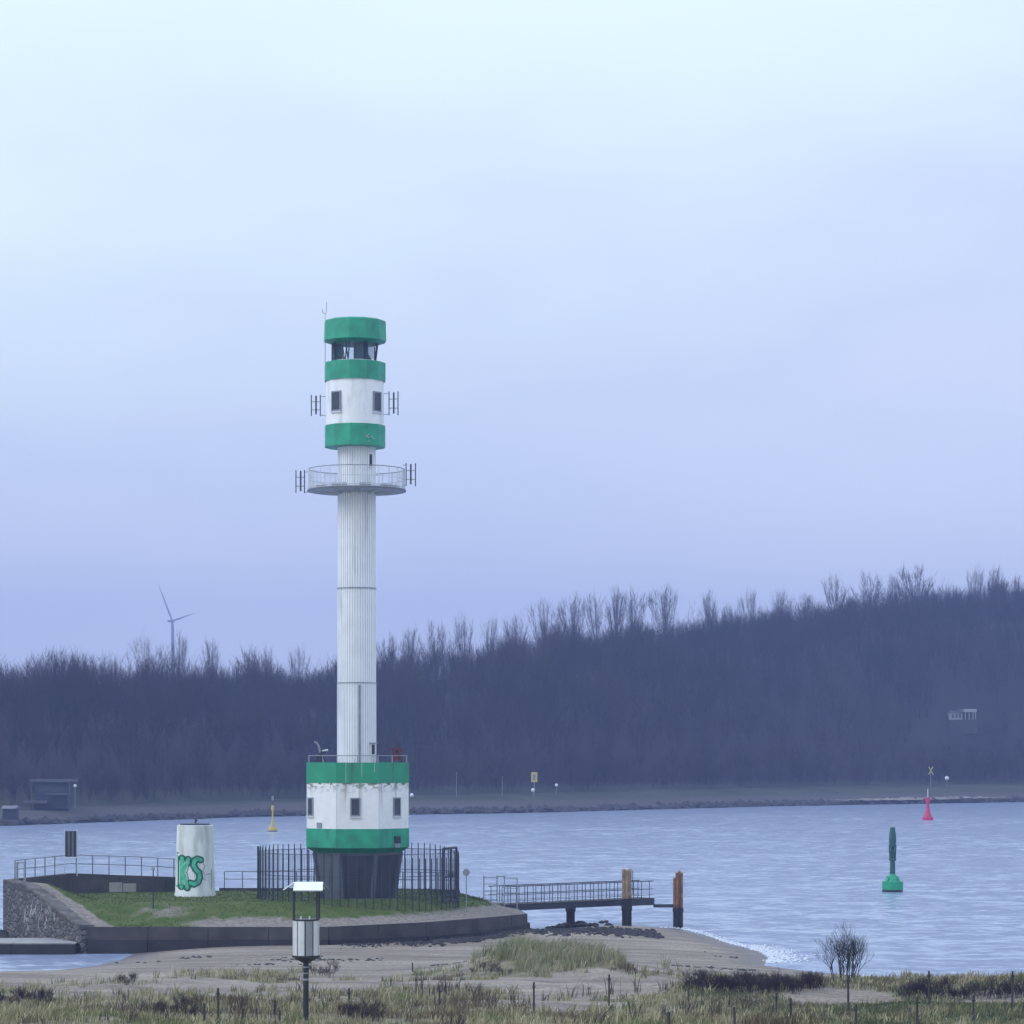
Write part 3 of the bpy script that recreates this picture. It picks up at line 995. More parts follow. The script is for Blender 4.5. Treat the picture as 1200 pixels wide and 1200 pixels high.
for f_ in range(8):
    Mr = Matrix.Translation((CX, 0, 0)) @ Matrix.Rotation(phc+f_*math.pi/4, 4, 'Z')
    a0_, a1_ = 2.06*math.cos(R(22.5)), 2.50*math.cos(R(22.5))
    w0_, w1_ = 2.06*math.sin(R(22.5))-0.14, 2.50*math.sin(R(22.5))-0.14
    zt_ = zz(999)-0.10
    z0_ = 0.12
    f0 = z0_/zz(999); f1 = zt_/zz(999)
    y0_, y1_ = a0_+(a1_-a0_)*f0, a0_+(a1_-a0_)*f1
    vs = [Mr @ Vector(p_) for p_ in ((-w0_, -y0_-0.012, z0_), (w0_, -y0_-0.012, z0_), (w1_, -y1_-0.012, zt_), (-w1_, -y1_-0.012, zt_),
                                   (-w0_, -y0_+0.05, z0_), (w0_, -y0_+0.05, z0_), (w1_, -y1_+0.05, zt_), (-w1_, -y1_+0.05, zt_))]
    MB().add(vs, [(0, 1, 2, 3), (7, 6, 5, 4), (0, 4, 5, 1), (1, 5, 6, 2), (2, 6, 7, 3), (3, 7, 4, 0)]).build('facet_panel', M['pedestal_shade'] if f_ in (0, 1, 4) else M['pedestal'], tower)  # plates paint shade onto the front, right and back facets; others stay plain
oct_lathe([(2.30, -0.4), (2.30, 0.10)], M['concrete'], 'plinth')
oct_lathe([(RB-0.45, zz(998)), (RB+0.03, zz(992)), (RB+0.03, zz(970))], M['green'], 'lower_band')
oct_lathe([(RB, zz(970)+0.002), (RB, zz(917)-0.002)], M['drum_white'], 'drum_wall')
oct_lathe([(RB+0.03, zz(917)), (RB+0.03, zz(893.5)), (RB-0.12, zz(893.5)), (RB-0.12, zz(895))], M['green_stained'], 'upper_band')
oct_lathe([(RB-0.13, zz(896)), (RB-0.13, zz(894.6))], M['concrete'], 'roof_deck')

def window_on_face(phi, apo, u, z0, z1, w, name='window', parent=tower, sill=True, cx=CX, m=None):
    """a framed window on a wall face whose outward normal is at angle phi (0 = towards the camera)"""
    Mx = Matrix.Translation((cx, 0, 0)) @ Matrix.Rotation(phi, 4, 'Z') @ Matrix.Translation((u, -apo, 0))
    fr = MB()
    t = 0.07
    for lo, hi in (((-w/2, -0.05, z0), (-w/2+t, 0.1, z1)), ((w/2-t, -0.05, z0), (w/2, 0.1, z1)), ((-w/2+t, -0.05, z1-t), (w/2-t, 0.1, z1)), ((-w/2+t, -0.05, z0), (w/2-t, 0.1, z0+t))):
        fr.box(lo, hi, Mx)
    o = fr.build(name, M['frame'], parent)
    MB().box((-w/2+t+.002, -0.012, z0+t+.002), (w/2-t-.002, 0.05, z1-t-.002), Mx).build('pane', m or M['window'], o)
    if sill:
        MB().box((-w/2-0.03, -0.075, z0-0.09), (w/2+0.03, 0.03, z0-0.003), Mx).build('sill', M['pale_metal'], o)
    return o
APO = RB*math.cos(R(22.5))
for k in range(8):
    phi = C0+R(22.5)+k*math.pi/4
    ang = math.degrees(phi)
    if abs(ang-2.9) < 3:
        u = -0.12; ww = 0.54
    elif abs(ang-47.9) < 3:
        u = 0.22; ww = 0.56
    elif abs(ang-(360-42.1)) < 3 or abs(ang+42.1) < 3:
        u = -0.82; ww = 0.42
    else:
        u = 0.0; ww = 0.56
    window_on_face(phi, APO, u, zz(955.5), zz(934), ww)
for k in range(8):
    t = C0+k*math.pi/4
    Mx = Matrix.Translation((CX, 0, 0)) @ Matrix.Rotation(t, 4, 'Z')
    MB().box((-0.014, -RB-0.004, zz(969)), (0.014, -RB+0.05, zz(918)), Mx).build('corner_bead', M['pale_metal'], tower)
# small vents
def face_box(phi, apo, u, z0, z1, w, dpt, m, name):
    Mx = Matrix.Translation((CX, 0, 0)) @ Matrix.Rotation(phi, 4, 'Z') @ Matrix.Translation((u, -apo, 0))
    return MB().box((-w/2, -dpt, z0), (w/2, 0.05, z1), Mx).build(name, m, tower)
PH0 = C0+R(22.5)
face_box(PH0+R(-45), APO, -0.14, zz(969), zz(963), 0.36, 0.05, M['grey_metal'], 'vent')
face_box(PH0+R(45), APO+0.03, 0.22, zz(987), zz(979), 0.40, 0.08, M['black'], 'vent')
face_box(PH0+R(45), APO+0.03, 0.22, zz(992), zz(987.3), 0.36, 0.05, M['grey_metal'], 'outlet')
# pale paint runs down the upper band
for u, l in ((-0.62, 1.1), (0.22, 0.75), (0.9, 0.5)):
    Mx = Matrix.Translation((CX, 0, 0)) @ Matrix.Rotation(PH0, 4, 'Z') @ Matrix.Translation((u, -APO-0.03, 0))
    MB().box((-0.018, -0.006, zz(894)-l), (0.018, 0.02, zz(894)), Mx).build('drip_pipe', M['graf_grey'], tower)
# rail on the base roof
pl = octa(RB-0.10)
mb = MB()
pm = MB().tube((0, 0, zz(894)), (0, 0, zz(885.5)), 0.022).mesh('roof_rail_post', M['grey_metal'])
for (x, y), (x2, y2) in zip(pl, pl[1:]+pl[:1]):
    link('roof_rail_post', pm, tower, (x, y, 0))
    link('roof_rail_post', pm, tower, ((x+x2)/2, (y+y2)/2, 0))
for zt in (885.5,):
    mb = MB().path([(x, y, zz(zt)) for x, y in pl+pl[:1]], 0.022)
    mb.build('roof_rail', M['grey_metal'], tower)
# fog horn (left) and red lamp rig (right) on the base roof
hx = (376-418)/PPM
horn = MB().tube((hx, -0.6, zz(893)), (hx, -0.6, zz(882)), 0.12, 0.09, 8).build('fog_horn', M['dark_metal'], tower)
MB().path([(hx, -0.6, zz(882)), (hx-0.04, -0.62, zz(876)), (hx-0.16, -0.66, zz(871)), (hx-0.30, -0.7, zz(869.5))], 0.06, 8).build('horn_neck', M['grey_metal'], horn)
MB().tube((hx-0.25, -0.6, zz(893)), (hx+0.02, -0.6, zz(880)), 0.04).tube((hx+0.3, -0.6, zz(893)), (hx+0.02, -0.6, zz(880)), 0.04).build('horn_stay', M['dark_metal'], horn)
MB().tube((hx+0.1, -0.6, zz(880)), (hx+0.42, -0.62, zz(879)), 0.035, 0.06).build('horn_lamp', M['pale_metal'], horn)
rx = (466-418)/PPM
rig = MB()
for sx in (-0.22, 0.22):
    for sy in (-0.2, 0.2):
        rig.tube((rx+sx, -0.7+sy, zz(894)), (rx+sx, -0.7+sy, zz(878)), 0.035)
rig.box((rx-0.30, -0.95, zz(879)), (rx+0.30, -0.45, zz(877)))
rigo = rig.build('red_beacon_frame', M['rust_red'], tower)
MB().lathe([(0.17, 0), (0.19, 0.25), (0.12, 0.5), (0.05, 0.55)], 10, (rx, -0.7, zz(891))).build('beacon_lamp', M['rust_red'], rigo)
MB().box((rx-0.02, -0.8, zz(877)), (rx+0.20, -0.6, zz(871))).build('control_box', M['dark_metal'], rigo)
MB().tube((rx-0.12, -0.7, zz(877)), (rx-0.12, -0.7, zz(850)), 0.016).build('whip_aerial', M['rust_red'], rigo)

# ribbed shaft in three lengths
RS = 23.0/PPM
def ribbed(z0, z1, r, name, n=46):
    ring_ = []
    for k in range(n):
        for fpos, rr in ((0.0, r), (0.52, r), (0.62, r-0.07), (0.90, r-0.07)):
            t = 2*math.pi*(k+fpos)/n
            ring_.append((rr*math.sin(t), -rr*math.cos(t)))
    return MB().prism(ring_, z0, z1).build(name, M['shaft'], tower)
ribbed(zz(895), zz(801), RS, 'shaft_section')
ribbed(zz(800.2), zz(690.2), RS-0.012, 'shaft_section')
ribbed(zz(689.4), zz(520), RS-0.03, 'shaft_section')
for py in (800.6, 689.8):
    MB().lathe([(RS+0.012, zz(py)-0.03), (RS+0.012, zz(py)+0.03)], 46).build('shaft_joint', M['grey_metal'], tower)
a_ = R(11)
MB().box((-0.055, -0.10, zz(894)), (0.055, 0.0, zz(803)), Matrix.Rotation(a_, 4, 'Z') @ Matrix.Translation((0, -RS, 0))).build('cable_duct', M['grey_metal'], tower)
def slit(t, z0, z1, w=0.17, hood=True):
    Mx = Matrix.Rotation(t, 4, 'Z') @ Matrix.Translation((0, -RS, 0))
    o = MB().box((-w/2-0.05, -0.05, z0-0.05), (w/2+0.05, 0.05, z1+0.05), Mx).build('slit_window', M['white'], tower)
    MB().box((-w/2, -0.058, z0), (w/2, -0.03, z1), Mx).build('pane', M['black'], o)
    if hood:
        MB().box((-w/2-0.12, -0.20, z1+0.06), (w/2+0.12, 0.02, z1+0.12), Mx).build('hood', M['grey_metal'], o)
slit(R(56), zz(884), zz(873), 0.26)
slit(R(46), zz(548), zz(534), 0.2, False)

# gallery
RG = 57.5/PPM
gz_ = zz(574.5)
MB().lathe([(1.0, gz_-0.16), (RG-0.05, gz_-0.09), (RG, gz_-0.06), (RG, gz_+0.04), (1.0, gz_+0.04)], 48).build('gallery_deck', M['deck_metal'], tower)
MB().lathe([(RG+0.014, gz_-0.075), (RG+0.014, gz_-0.005)], 48).build('gallery_edge', M['rail_metal'], tower)
for k in range(12):
    t = 2*math.pi*k/12+0.2
    Mx = Matrix.Rotation(t, 4, 'Z')
    mb = MB()
    vs = [Mx @ Vector(p_) for p_ in ((-0.03, -0.98, gz_-0.17), (0.03, -0.98, gz_-0.17), (0.03, -RG+0.15, gz_-0.09), (-0.03, -RG+0.15, gz_-0.09),
                                   (-0.03, -0.98, gz_-0.26), (0.03, -0.98, gz_-0.26))]
    mb.add(vs, [(0, 1, 2, 3), (4, 5, 1, 0), (1, 5, 2), (0, 3, 4), (4, 3, 2, 5)])
    mb.build('bracket', M['pale_metal'], tower)
GH = 1.12
pm = MB().tube((0, 0, gz_), (0, 0, gz_+GH), 0.017).mesh('gallery_post', M['pale_metal'])
for k in range(24):
    t = 2*math.pi*k/24
    link('gallery_post', pm, tower, ((RG-0.06)*math.sin(t), -(RG-0.06)*math.cos(t), 0))
MB().ring(RG-0.06, gz_+GH, 0.026).build('gallery_rail', M['grey_metal'], tower)
MB().ring(RG-0.06, gz_+GH*0.52, 0.016).build('gallery_rail', M['pale_metal'], tower)
MB().ring(RG-0.06, gz_+0.13, 0.03).build('gallery_rail', M['pale_metal'], tower)
# fine mesh of wires in the gallery rail
mb = MB()
for k in range(140):
    t = 2*math.pi*k/140
    x, y = (RG-0.06)*math.sin(t), -(RG-0.06)*math.cos(t)
    mb.tube((x, y, gz_+0.05), (x, y, gz_+GH), 0.0055, n=3, cap=False)
mb.build('rail_wires', M['pale_metal'], tower)
# crates and floodlights on the gallery floor
for t, w in ((-0.9, .34), (-0.35, .4), (0.25, .3), (0.8, .36), (1.15, .2)):
    Mx = Matrix.Rotation(t, 4, 'Z') @ Matrix.Translation((0, -RG+0.3, 0))
    MB().box((-w, -0.08, gz_+0.05), (w, 0.12, gz_+0.20), Mx).build('floodlight_box', M['grey_metal'], tower)

# head
RH = 1.66
HR = R(-7)
HC = (416-418)/PPM
def head(prof, m, name, n=12, smooth=False):
    return MB().lathe(prof, n, (HC, 0, 0), HR).build(name, m, tower, smooth)
head([(1.28, zz(525)), (RH, zz(524.5)), (RH, zz(499.5)), (RH-.2, zz(499.3))], M['green'], 'head_lower_band')
head([(RH-0.10, zz(499.6)), (RH-0.10, zz(447.3))], M['white'], 'head_wall', 32, True)
head([(RH-.2, zz(447.8)), (RH+0.01, zz(447.5)), (RH+0.01, zz(426)), (RH-0.10, zz(426)), (RH-.1, zz(428))], M['green'], 'head_middle_band')
head([(1.30, zz(403.4)), (RH+0.05, zz(400.5)), (RH+0.02, zz(377.5)), (RH-0.15, zz(375.8))], M['green'], 'lantern_roof')
head([(1.34, zz(428)), (1.34, zz(424.4))], M['pale_metal'], 'lantern_floor')
# lantern: slanted struts, panes and the two dark screens inside
RL = 1.24
zl0, zl1 = zz(424.5), zz(402.5)
corners = [R(-15)+k*math.pi/4 for k in range(8)]
for k in range(8):
    t0, t1 = corners[k], corners[(k+1) % 8]
    def lp(t, r, z):
        return (HC+r*math.sin(t), -r*math.cos(t), z)
    MB().tube(lp(t0, RL-0.06, zl0), lp(t0-0.09, RL+0.03, zl1), 0.035).tube(lp(t0, RL-0.06, zl0), lp(t0+0.09, RL+0.03, zl1), 0.035).build('mullion', M['dark_metal'], tower)
    MB().add([lp(t0+0.03, RL-0.09, zl0), lp(t0+0.70, RL-0.09, zl0), lp(t0+0.67, RL-0.0, zl1), lp(t0+0.10, RL-0.0, zl1)], [(0, 1, 2, 3)]).build('pane', M['pane'], tower)
def screen(x0, x1, y, name):
    bx0, bx1 = (x0-418)/PPM, (x1-418)/PPM
    MB().box((bx0, y-0.10, zl0+0.002), (bx1, y+0.10, zl1-0.002)).build(name, M['teal'], tower)
screen(388.5, 401, 0.0, 'lantern_screen')
screen(414.5, 431.5, 0.0, 'lantern_screen')
MB().lathe([(0.22, zl0), (0.22, zl1)], 12, ((423-418)/PPM, -0.35, 0)).build('lens', M['teal'], tower)
for phi in (R(-37), R(53), R(143), R(233)):
    window_on_face(phi, RH-0.115, 0.0, zz(485), zz(461.5), 0.66, cx=HC)
# white scribble on the head's lower band
mb = MB()
rs = random.Random(3)
for k in range(9):
    t = HR+R(22.5)+R(16)+rs.uniform(-0.12, 0.22)
    ph = HR+R(22.5)
    r_ = RH+0.012
    z = zz(518)+rs.uniform(-0.12, 0.25)
    x, y = HC+r_*math.sin(t), -r_*math.cos(t)
    mb.box((x-rs.uniform(.03, .1), y-0.004, z-.02), (x+.04, y+.01, z+.02))
mb.build('scribble', M['graf_grey'], tower)

# dipole aerials: a frame with three uprights on two arms
def dipole(xs, py0, py1, y, arm_to, name='antenna'):
    X = [(x-418)/PPM for x in xs]
    z0, z1 = zz(py1), zz(py0)
    h = z1-z0
    za, zb = z0+h*0.30, z0+h*0.68
    mb = MB()
    mb.tube((X[0], y, za), (X[-1], y, za), 0.022).tube((X[0], y, zb), (X[-1], y, zb), 0.022)
    inner = X[-1] if abs(X[-1]) < abs(X[0]) else X[0]
    mb.tube((inner, y, z0+h*0.04), (arm_to, y*0.5, z0+h*0.04), 0.018).tube((inner, y, z0+h*0.92), (arm_to, y*0.5, z0+h*0.92), 0.018)
    o = mb.build(name, M['grey_metal'], tower)
    for i, x in enumerate(X):
        MB().tube((x, y, z0+(0.0 if i != 1 else 0.1)), (x, y, z1-(0.0 if i != 1 else 0.05)), 0.028 if i != 1 else 0.045).build('dipole_rod', M['dark_metal'], o)
    return o
dipole([365, 370.5, 375.5], 463, 488, -0.1, (384.5-418)/PPM)
dipole([466.5, 461.5, 456], 459, 487, -0.1, (448-418)/PPM)
dipole([347, 352.5, 357], 551, 578, -0.1, (361-418)/PPM)
dipole([487, 481.5, 476], 543, 570, -0.1, (472-418)/PPM)
# pole aerial beside the lantern
ax_ = (381.5-418)/PPM
mst = MB().tube((ax_, -0.35, zz(430)), (ax_, -0.35, zz(368)), 0.028, 0.02).build('pole_aerial', M['pale_metal'], tower)
MB().path([(ax_-0.14, -0.35, zz(363)), (ax_-0.12, -0.35, zz(368)), (ax_+0.02, -0.35, zz(369)), (ax_+0.07, -0.35, zz(366)), (ax_+0.09, -0.35, zz(355))], 0.016).build('fork', M['grey_metal'], mst)

# ------------------------------------------------------------------ round bar fence about the lighthouse foot
FR = 5.42
FCX, FCY = (420-600)/F*152, 152.0
fence = thing('bar_fence', 'round fence of tall dark steel bars about the foot of the lighthouse', 'fence', (FCX, FCY, 2.2))
bar = MB().tube((0, 0, -0.35), (0, 0, 2.78), 0.026, n=6).mesh('bar', M['dark_metal'])
NB = 78
for k in range(NB):
    t = 2*math.pi*k/NB+0.04
    x, y = FR*math.sin(t), -FR*math.cos(t)
    z = iz1(FCX+x, min(FCY+y, 160))-2.2
    b_ = link('bar', bar, fence, (x, y, z))
for zt in (0.35, 1.45, 2.6):
    MB().ring(FR, zt, 0.016, 72).build('fence_rail', M['dark_metal'], fence)
mb = MB()
for k in range(NB*4):
    t = 2*math.pi*(k+0.5)/(NB*4)+0.04
    mb.tube((FR*math.sin(t), -FR*math.cos(t), -0.1), (FR*math.sin(t), -FR*math.cos(t), 2.6), 0.006, n=3, cap=False)
o = mb.build('mesh_wires', M['dark_metal'], fence)
o['kind'] = 'stuff'
# gate leaf on the right
gl = MB()
ga, gb = R(58), R(76)
def fp(t, z, r=FR+0.06):
    return (r*math.sin(t), -r*math.cos(t), z)
gl.path([fp(ga, 0.05), fp(ga, 2.86), fp(gb, 2.86), fp(gb, 0.05), fp(ga, 0.05)], 0.06)
gt = gl.build('gate', M['dark_metal'], fence)
MB().tube(fp((ga+gb)/2, 0.05), fp((ga+gb)/2, 2.8), 0.055).build('gate_stile', M['dark_metal'], gt)
MB().tube(fp(ga, 1.35), fp(gb, 1.35), 0.05).build('gate_crossbar', M['dark_metal'], gt)
MB().box((-0.10, -0.06, 0.0), (0.10, 0.06, 0.26), Matrix.Translation(fp((ga+gb)/2, 1.3))).build('lock_box', M['dark_metal'], gt)

# ------------------------------------------------------------------ small posts and signs on the island
def iground(px, Y):
    x = (px-600)/F*Y
    return Vector((x, Y, iz1(x, Y)))
p = iground(179.5, 145.6)
o = thing('slim_post', 'slim dark post with a small cap, standing on the lawn below the stone parapet', 'post', p)
MB().tube((0, 0, -0.2), (0, 0, 2.0), 0.03).build('pole', M['dark_metal'], o)
MB().box((-0.08, -0.05, 1.98), (0.08, 0.05, 2.14)).build('cap', M['grey_metal'], o)
p = iground(546.5, 150.5)
o = thing('round_sign', 'small round sign on a thin pole, seen from behind, right of the bar fence', 'sign', p)
zt = P(546.5, 1022.5, 150.5).z-p.z
MB().tube((0, 0, -0.2), (0, 0, zt+0.1), 0.026).build('pole', M['grey_metal'], o)
mb = MB()
n = 20
vs = [(0.19*math.cos(2*math.pi*i/n), -0.045, zt+0.19*math.sin(2*math.pi*i/n)) for i in range(n)] + [(0.19*math.cos(2*math.pi*i/n), -0.03, zt+0.19*math.sin(2*math.pi*i/n)) for i in range(n)]
mb.add(vs, [tuple(range(n)), tuple(range(n, 2*n))[::-1]]+[(i, i+n, (i+1) % n+n, (i+1) % n) for i in range(n)])
mb.build('sign_plate', M['grey_metal'], o)

# ------------------------------------------------------------------ pier, its gate and the mooring piles
p0 = P(588, 1060.5, 159.8); p1 = P(766, 1052.5, 167.0)
pier = thing('jetty', 'narrow dark jetty with railings reaching out over the beach to the water', 'jetty', p0)
v = p1-p0
Lp = v.length
dp = v.normalized(); sp_ = Vector((-dp.y, dp.x, 0)).normalized()
W = 1.3
def pier_pt(s, w, z):
    q = dp*s+sp_*w
    return Vector((q.x, q.y, q.z+z))
def pier_box(s0, s1, w0, w1, z0, z1):
    mb = MB()
    vs = [pier_pt(s, w, z) for s in (s0, s1) for (w, z) in ((w0, z0), (w1, z0), (w1, z1), (w0, z1))]
    return mb.add(vs, [(0, 3, 2, 1), (4, 5, 6, 7), (0, 1, 5, 4), (1, 2, 6, 5), (2, 3, 7, 6), (3, 0, 4, 7)])
mb = MB()
pier_box(0, Lp, 0.0, 0.16, -0.36, -0.045).build('side_beam', M['dark_metal'], pier)
pier_box(0, Lp, W-0.16, W, -0.36, -0.045).build('side_beam', M['dark_metal'], pier)
npl = 44
for k in range(npl):
    s0 = Lp*k/npl
    pier_box(s0+0.008, s0+Lp/npl-0.008, -0.04, W+0.04, -0.04, 0.005+random.uniform(-.006, .006)).build('plank', M['wood_post'], pier)
pier_box(Lp-2.0, Lp+0.02, -0.05, -0.002, -0.40, -0.02).build('end_plate', M['dark_metal'], pier)
pm = MB().tube((0, 0, 0), (0, 0, 1.02), 0.021).mesh('railing_post', M['dark_metal'])
for wside, ph in ((0.04, 0.0), (W-0.04, 0.28)):
    for k in range(19):
        s = 0.05+ph*0.6+(Lp-0.35)*k/18
        q = pier_pt(min(s, Lp), wside, 0)
        link('railing_post', pm, pier, q)
    for h_, r_ in ((1.02, 0.028), (0.55, 0.02), (0.2, 0.014)):
        MB().tube(pier_pt(0.05, wside, h_), pier_pt(Lp, wside, h_), r_).build('handrail', M['dark_metal'], pier)
# supporting pillar
q = P(677, 1083, 163.4)
sP = (q.x-p0.x)/dp.x
mb = pier_box(sP-0.20, sP+0.20, 0.42, W-0.42, -0.60, -0.365)
mb.build('pillar_head', M['dark_metal'], pier)
c = pier_pt(sP, W/2, 0)
MB().box((c.x-0.24, c.y-0.35, -2.2), (c.x+0.24, c.y+0.35, c.z-0.605)).build('pillar', M['dark_concrete'], pier)
PILLAR = Vector((c.x+p0.x, c.y+p0.y, 0))

def pile(px, pytop, pybase, Y, w, label, jag, pmat):
    b_ = P(px, pybase, Y)
    o = thing('mooring_pile', label, 'pile', (b_.x, b_.y, 0), 0, 'rusty mooring piles beside the jetty')
    H = P(px, pytop, Y).z
    n = len(jag)
    for i, j in enumerate(jag):
        x0 = -w/2+w*i/n+0.006; x1 = -w/2+w*(i+1)/n-0.006
        dy = 0.10 if i % 2 else 0.0
        h = H-j
        mb = MB()
        vs = [(x0, -0.22-dy, -1.6), (x1, -0.22-dy, -1.6), (x1, 0.22, -1.6), (x0, 0.22, -1.6),
              (x0, -0.22-dy, h-random.uniform(0, .12)), (x1, -0.22-dy, h), (x1, 0.22, h-random.uniform(0, .1)), (x0, 0.22, h)]
        mb.add(vs, [(0, 3, 2, 1), (4, 5, 6, 7), (0, 1, 5, 4), (1, 2, 6, 5), (2, 3, 7, 6), (3, 0, 4, 7)])
        mb.build('pile_leaf', pmat, o)
    mb = MB().box((-w/2-0.05, -0.36, 0.95), (w/2+0.02, -0.326, 1.65 if n == 3 else 1.15))
    mb.build('fender', M['dark_concrete'], o)
    return o
pa = pile(734.5, 1018, 1085, 164.0, 0.56, 'blunt ochre and black mooring pile standing against the jetty rail', [0.0, 0.05, 0.0], M['pile_ochre'])
pb = pile(794.5, 1020, 1087, 163.2, 0.56, 'splintered rust orange mooring pile standing clear beyond the jetty end', [0.42, 0.12, 0.0, 0.1], M['pile'])
MB().tube((0.34, -0.25, 1.9), (0.34, -0.25, 3.3), 0.02).build('tie_rod', M['black'], pa)
# link beam from the jetty end to the outer pile
b0 = P(767, 1061.5, 165.2); b1 = P(789, 1061.5, 163.4)
lb = MB().tube(b0-b0, b1-b0, 0.13, n=4).build('link_beam', M['dark_metal'], None)
lb.location = b0
tag(lb, 'dark steel beam joining the jetty end to the outer pile', 'beam')

# gate frame at the landward end of the jetty
g0 = P(567, 1063, 158.6)
gate = thing('jetty_gate', 'thin metal gate and mesh screens closing the landward end of the jetty', 'gate', (g0.x, g0.y, g0.z))
def gx_(px):
    return (px-567)/F*158.6
for px, pyt in ((567, 1026), (582.5, 1026), (591, 1026), (606, 1029)):
    MB().tube((gx_(px), 0, -0.15), (gx_(px), 0, P(px, pyt, 158.6).z-g0.z), 0.033).build('gate_post', M['grey_metal'], gate)
for (xa, xb, rows) in ((567, 582.5, (1028.5, 1036, 1044, 1049, 1054, 1059)), (591, 606, (1029, 1041, 1046))):
    for r_ in rows:
        z = P(600, r_, 158.6).z-g0.z
        MB().tube((gx_(xa), 0, z), (gx_(xb), 0, z), 0.020).build('bar', M['grey_metal'], gate)
for r_ in (1027, 1058):
    z = P(600, r_, 158.6).z-g0.z
    MB().tube((gx_(582.5), 0, z), (gx_(591), 0, z), 0.025).build('gate_leaf_bar', M['grey_metal'], gate)

# rubble and weed at the foot of the wall end
def blob(mb, c, r, rs):
    n, m_ = 7, 4
    vs = []
    for i in range(m_+1):
        th = math.pi*i/m_
        for k in range(n):
            ph = 2*math.pi*k/n
            rr = r*rs.uniform(0.7, 1.2)
            vs.append((c[0]+rr*1.3*math.sin(th)*math.cos(ph), c[1]+rr*math.sin(th)*math.sin(ph), c[2]+rr*0.62*math.cos(th)))
    fs = []
    for i in range(m_):
        for k in range(n):
            fs.append((i*n+k, (i+1)*n+k, (i+1)*n+(k+1) % n, i*n+(k+1) % n))
    mb.add(vs, fs)
mb = MB(); rs = random.Random(21)
for k in range(2100):
    t = rs.random()
    x = -8.5+t*16.5
    front = np.interp(x, [-21.4, -9.25, -4.39, -1.8, 0.85, 9], [142, 142, 144.8, 148, 156, 160])
    y = front-0.35-abs(rs.gauss(0, 0.9+1.8*t))
    if x > 1.2:
        y = 153.5+rs.gauss(0, 2.0)-(x-1)*0.1
    if x < -5.5 and rs.random() < 0.6:
        continue
    blob(mb, (x, y, gz1(x, y)+rs.uniform(-0.05, 0.06)), rs.uniform(0.05, 0.14)*(0.6 if x < -4 else 1), rs)
for k in range(40):
    x, y = PILLAR.x+rs.gauss(0, 0.75), PILLAR.y+rs.gauss(-0.3, 0.45)
    blob(mb, (x, y, gz1(x, y)+rs.uniform(0, 0.25)), rs.uniform(0.12, 0.28), rs)
o = mb.build('rubble', M['rock'])
tag(o, 'dark weedy rubble heaped along the foot of the sea wall', 'rubble', kind='stuff')
# a few rocks on the apron's seaward end
mb = MB()
for k in range(26):
    x = -28.2+rs.gauss(0, 0.7); y = 150+rs.gauss(0, 1.2)
    blob(mb, (x, y, 0.2+rs.uniform(-0.1, 0.4)), rs.uniform(0.2, 0.5), rs)
o = mb.build('rubble', M['rock'])
tag(o, 'dark rocks at the water beside the tall wing wall', 'rubble', kind='stuff')
# wrack lines on the beach
mb = MB()
for k in range(900):
    x = rs.uniform(-19, 11)
    y = 133+2.5*math.sin(x*0.23)+rs.gauss(0, 0.7)+(3 if x > 2 else 0)
    if rs.random() < 0.4:
        y = 126.5+1.2*math.sin(x*0.4)+rs.gauss(0, 0.5)
    if vnoise(np.array([x/2.5]), np.array([y/3]), 8)[0] < 0.5:
        continue
    blob(mb, (x, y, gz1(x, y)), rs.uniform(0.03, 0.10), rs)
o = mb.build('wrack', M['rock'])
tag(o, 'dark strips of seaweed washed up on the sandy beach', 'seaweed', kind='stuff')

# ------------------------------------------------------------------ foreground beacon
base = ground_at(358.5, 1196)
BY = base.y
bp = F/BY
beacon = thing('lantern_post', 'white panelled lantern with a white roof on a dark post among the dune grass', 'lantern', base)
def bz(py):
    return CAMZ-(py-HZ)/bp-base.z
MB().tube((0, 0, -0.4), (0, 0, bz(1126)), 3.3/bp, n=10).build('post', M['black'], beacon)
for py, hgt in ((1134, 1.5), (1149, 2.5), (1141, 1.2)):
    MB().tube((0.0, 0, bz(py)), (0.0, 0, bz(py-hgt)), 3.6/bp, n=10).build('sticker', M['panel_grey'], beacon)
LRD = 15.6/bp
MB().lathe([(3.5/bp, bz(1128.5)), (9/bp, bz(1125.5)), (LRD+0.02, bz(1121.5)), (LRD+0.02, bz(1119.5))], 16).build('cone_base', M['black'], beacon)
MB().lathe([(LRD-0.03, bz(1119.4)), (LRD-0.03, bz(1078.5))], 16).build('core', M['black'], beacon)
MB().lathe([(LRD+0.012, bz(1078.4)), (LRD+0.012, bz(1076.8))], 16).build('top_ring', M['black'], beacon)
npan = 10
for k in range(npan):
    t0 = 2*math.pi*(k+0.08)/npan-0.62; t1 = 2*math.pi*(k+0.92)/npan-0.62
    vs = []
    for rr in (LRD-0.028, LRD):
        for j in range(4):
            t = t0+(t1-t0)*j/3
            for z in (bz(1119.2), bz(1078.7)):
                vs.append((rr*math.sin(t), -rr*math.cos(t), z))
    fs = []
    for j in range(3):
        fs += [(8+2*j, 8+2*j+2, 8+2*j+3, 8+2*j+1), (2*j, 2*j+1, 2*j+3, 2*j+2)]
    fs += [(0, 8, 9, 1), (6, 7, 15, 14)]
    for j in range(3):
        fs += [(2*j, 2*j+2, 2*j+10, 2*j+8), (2*j+1, 2*j+9, 2*j+11, 2*j+3)]
    mid = (t0+t1)/2
    MB().add(vs, fs).build('panel', M['panel_grey'] if abs(mid) < 0.5 and k % 2 == 1 else M['panel_white'], beacon)
for x, y in ((-13.3, -5), (13.3, -5), (-15, 7), (15, 7)):
    MB().tube((x/bp, y/bp, bz(1077)), (x/bp, y/bp, bz(1042)), 1.05/bp, n=6).build('roof_leg', M['black'], beacon)
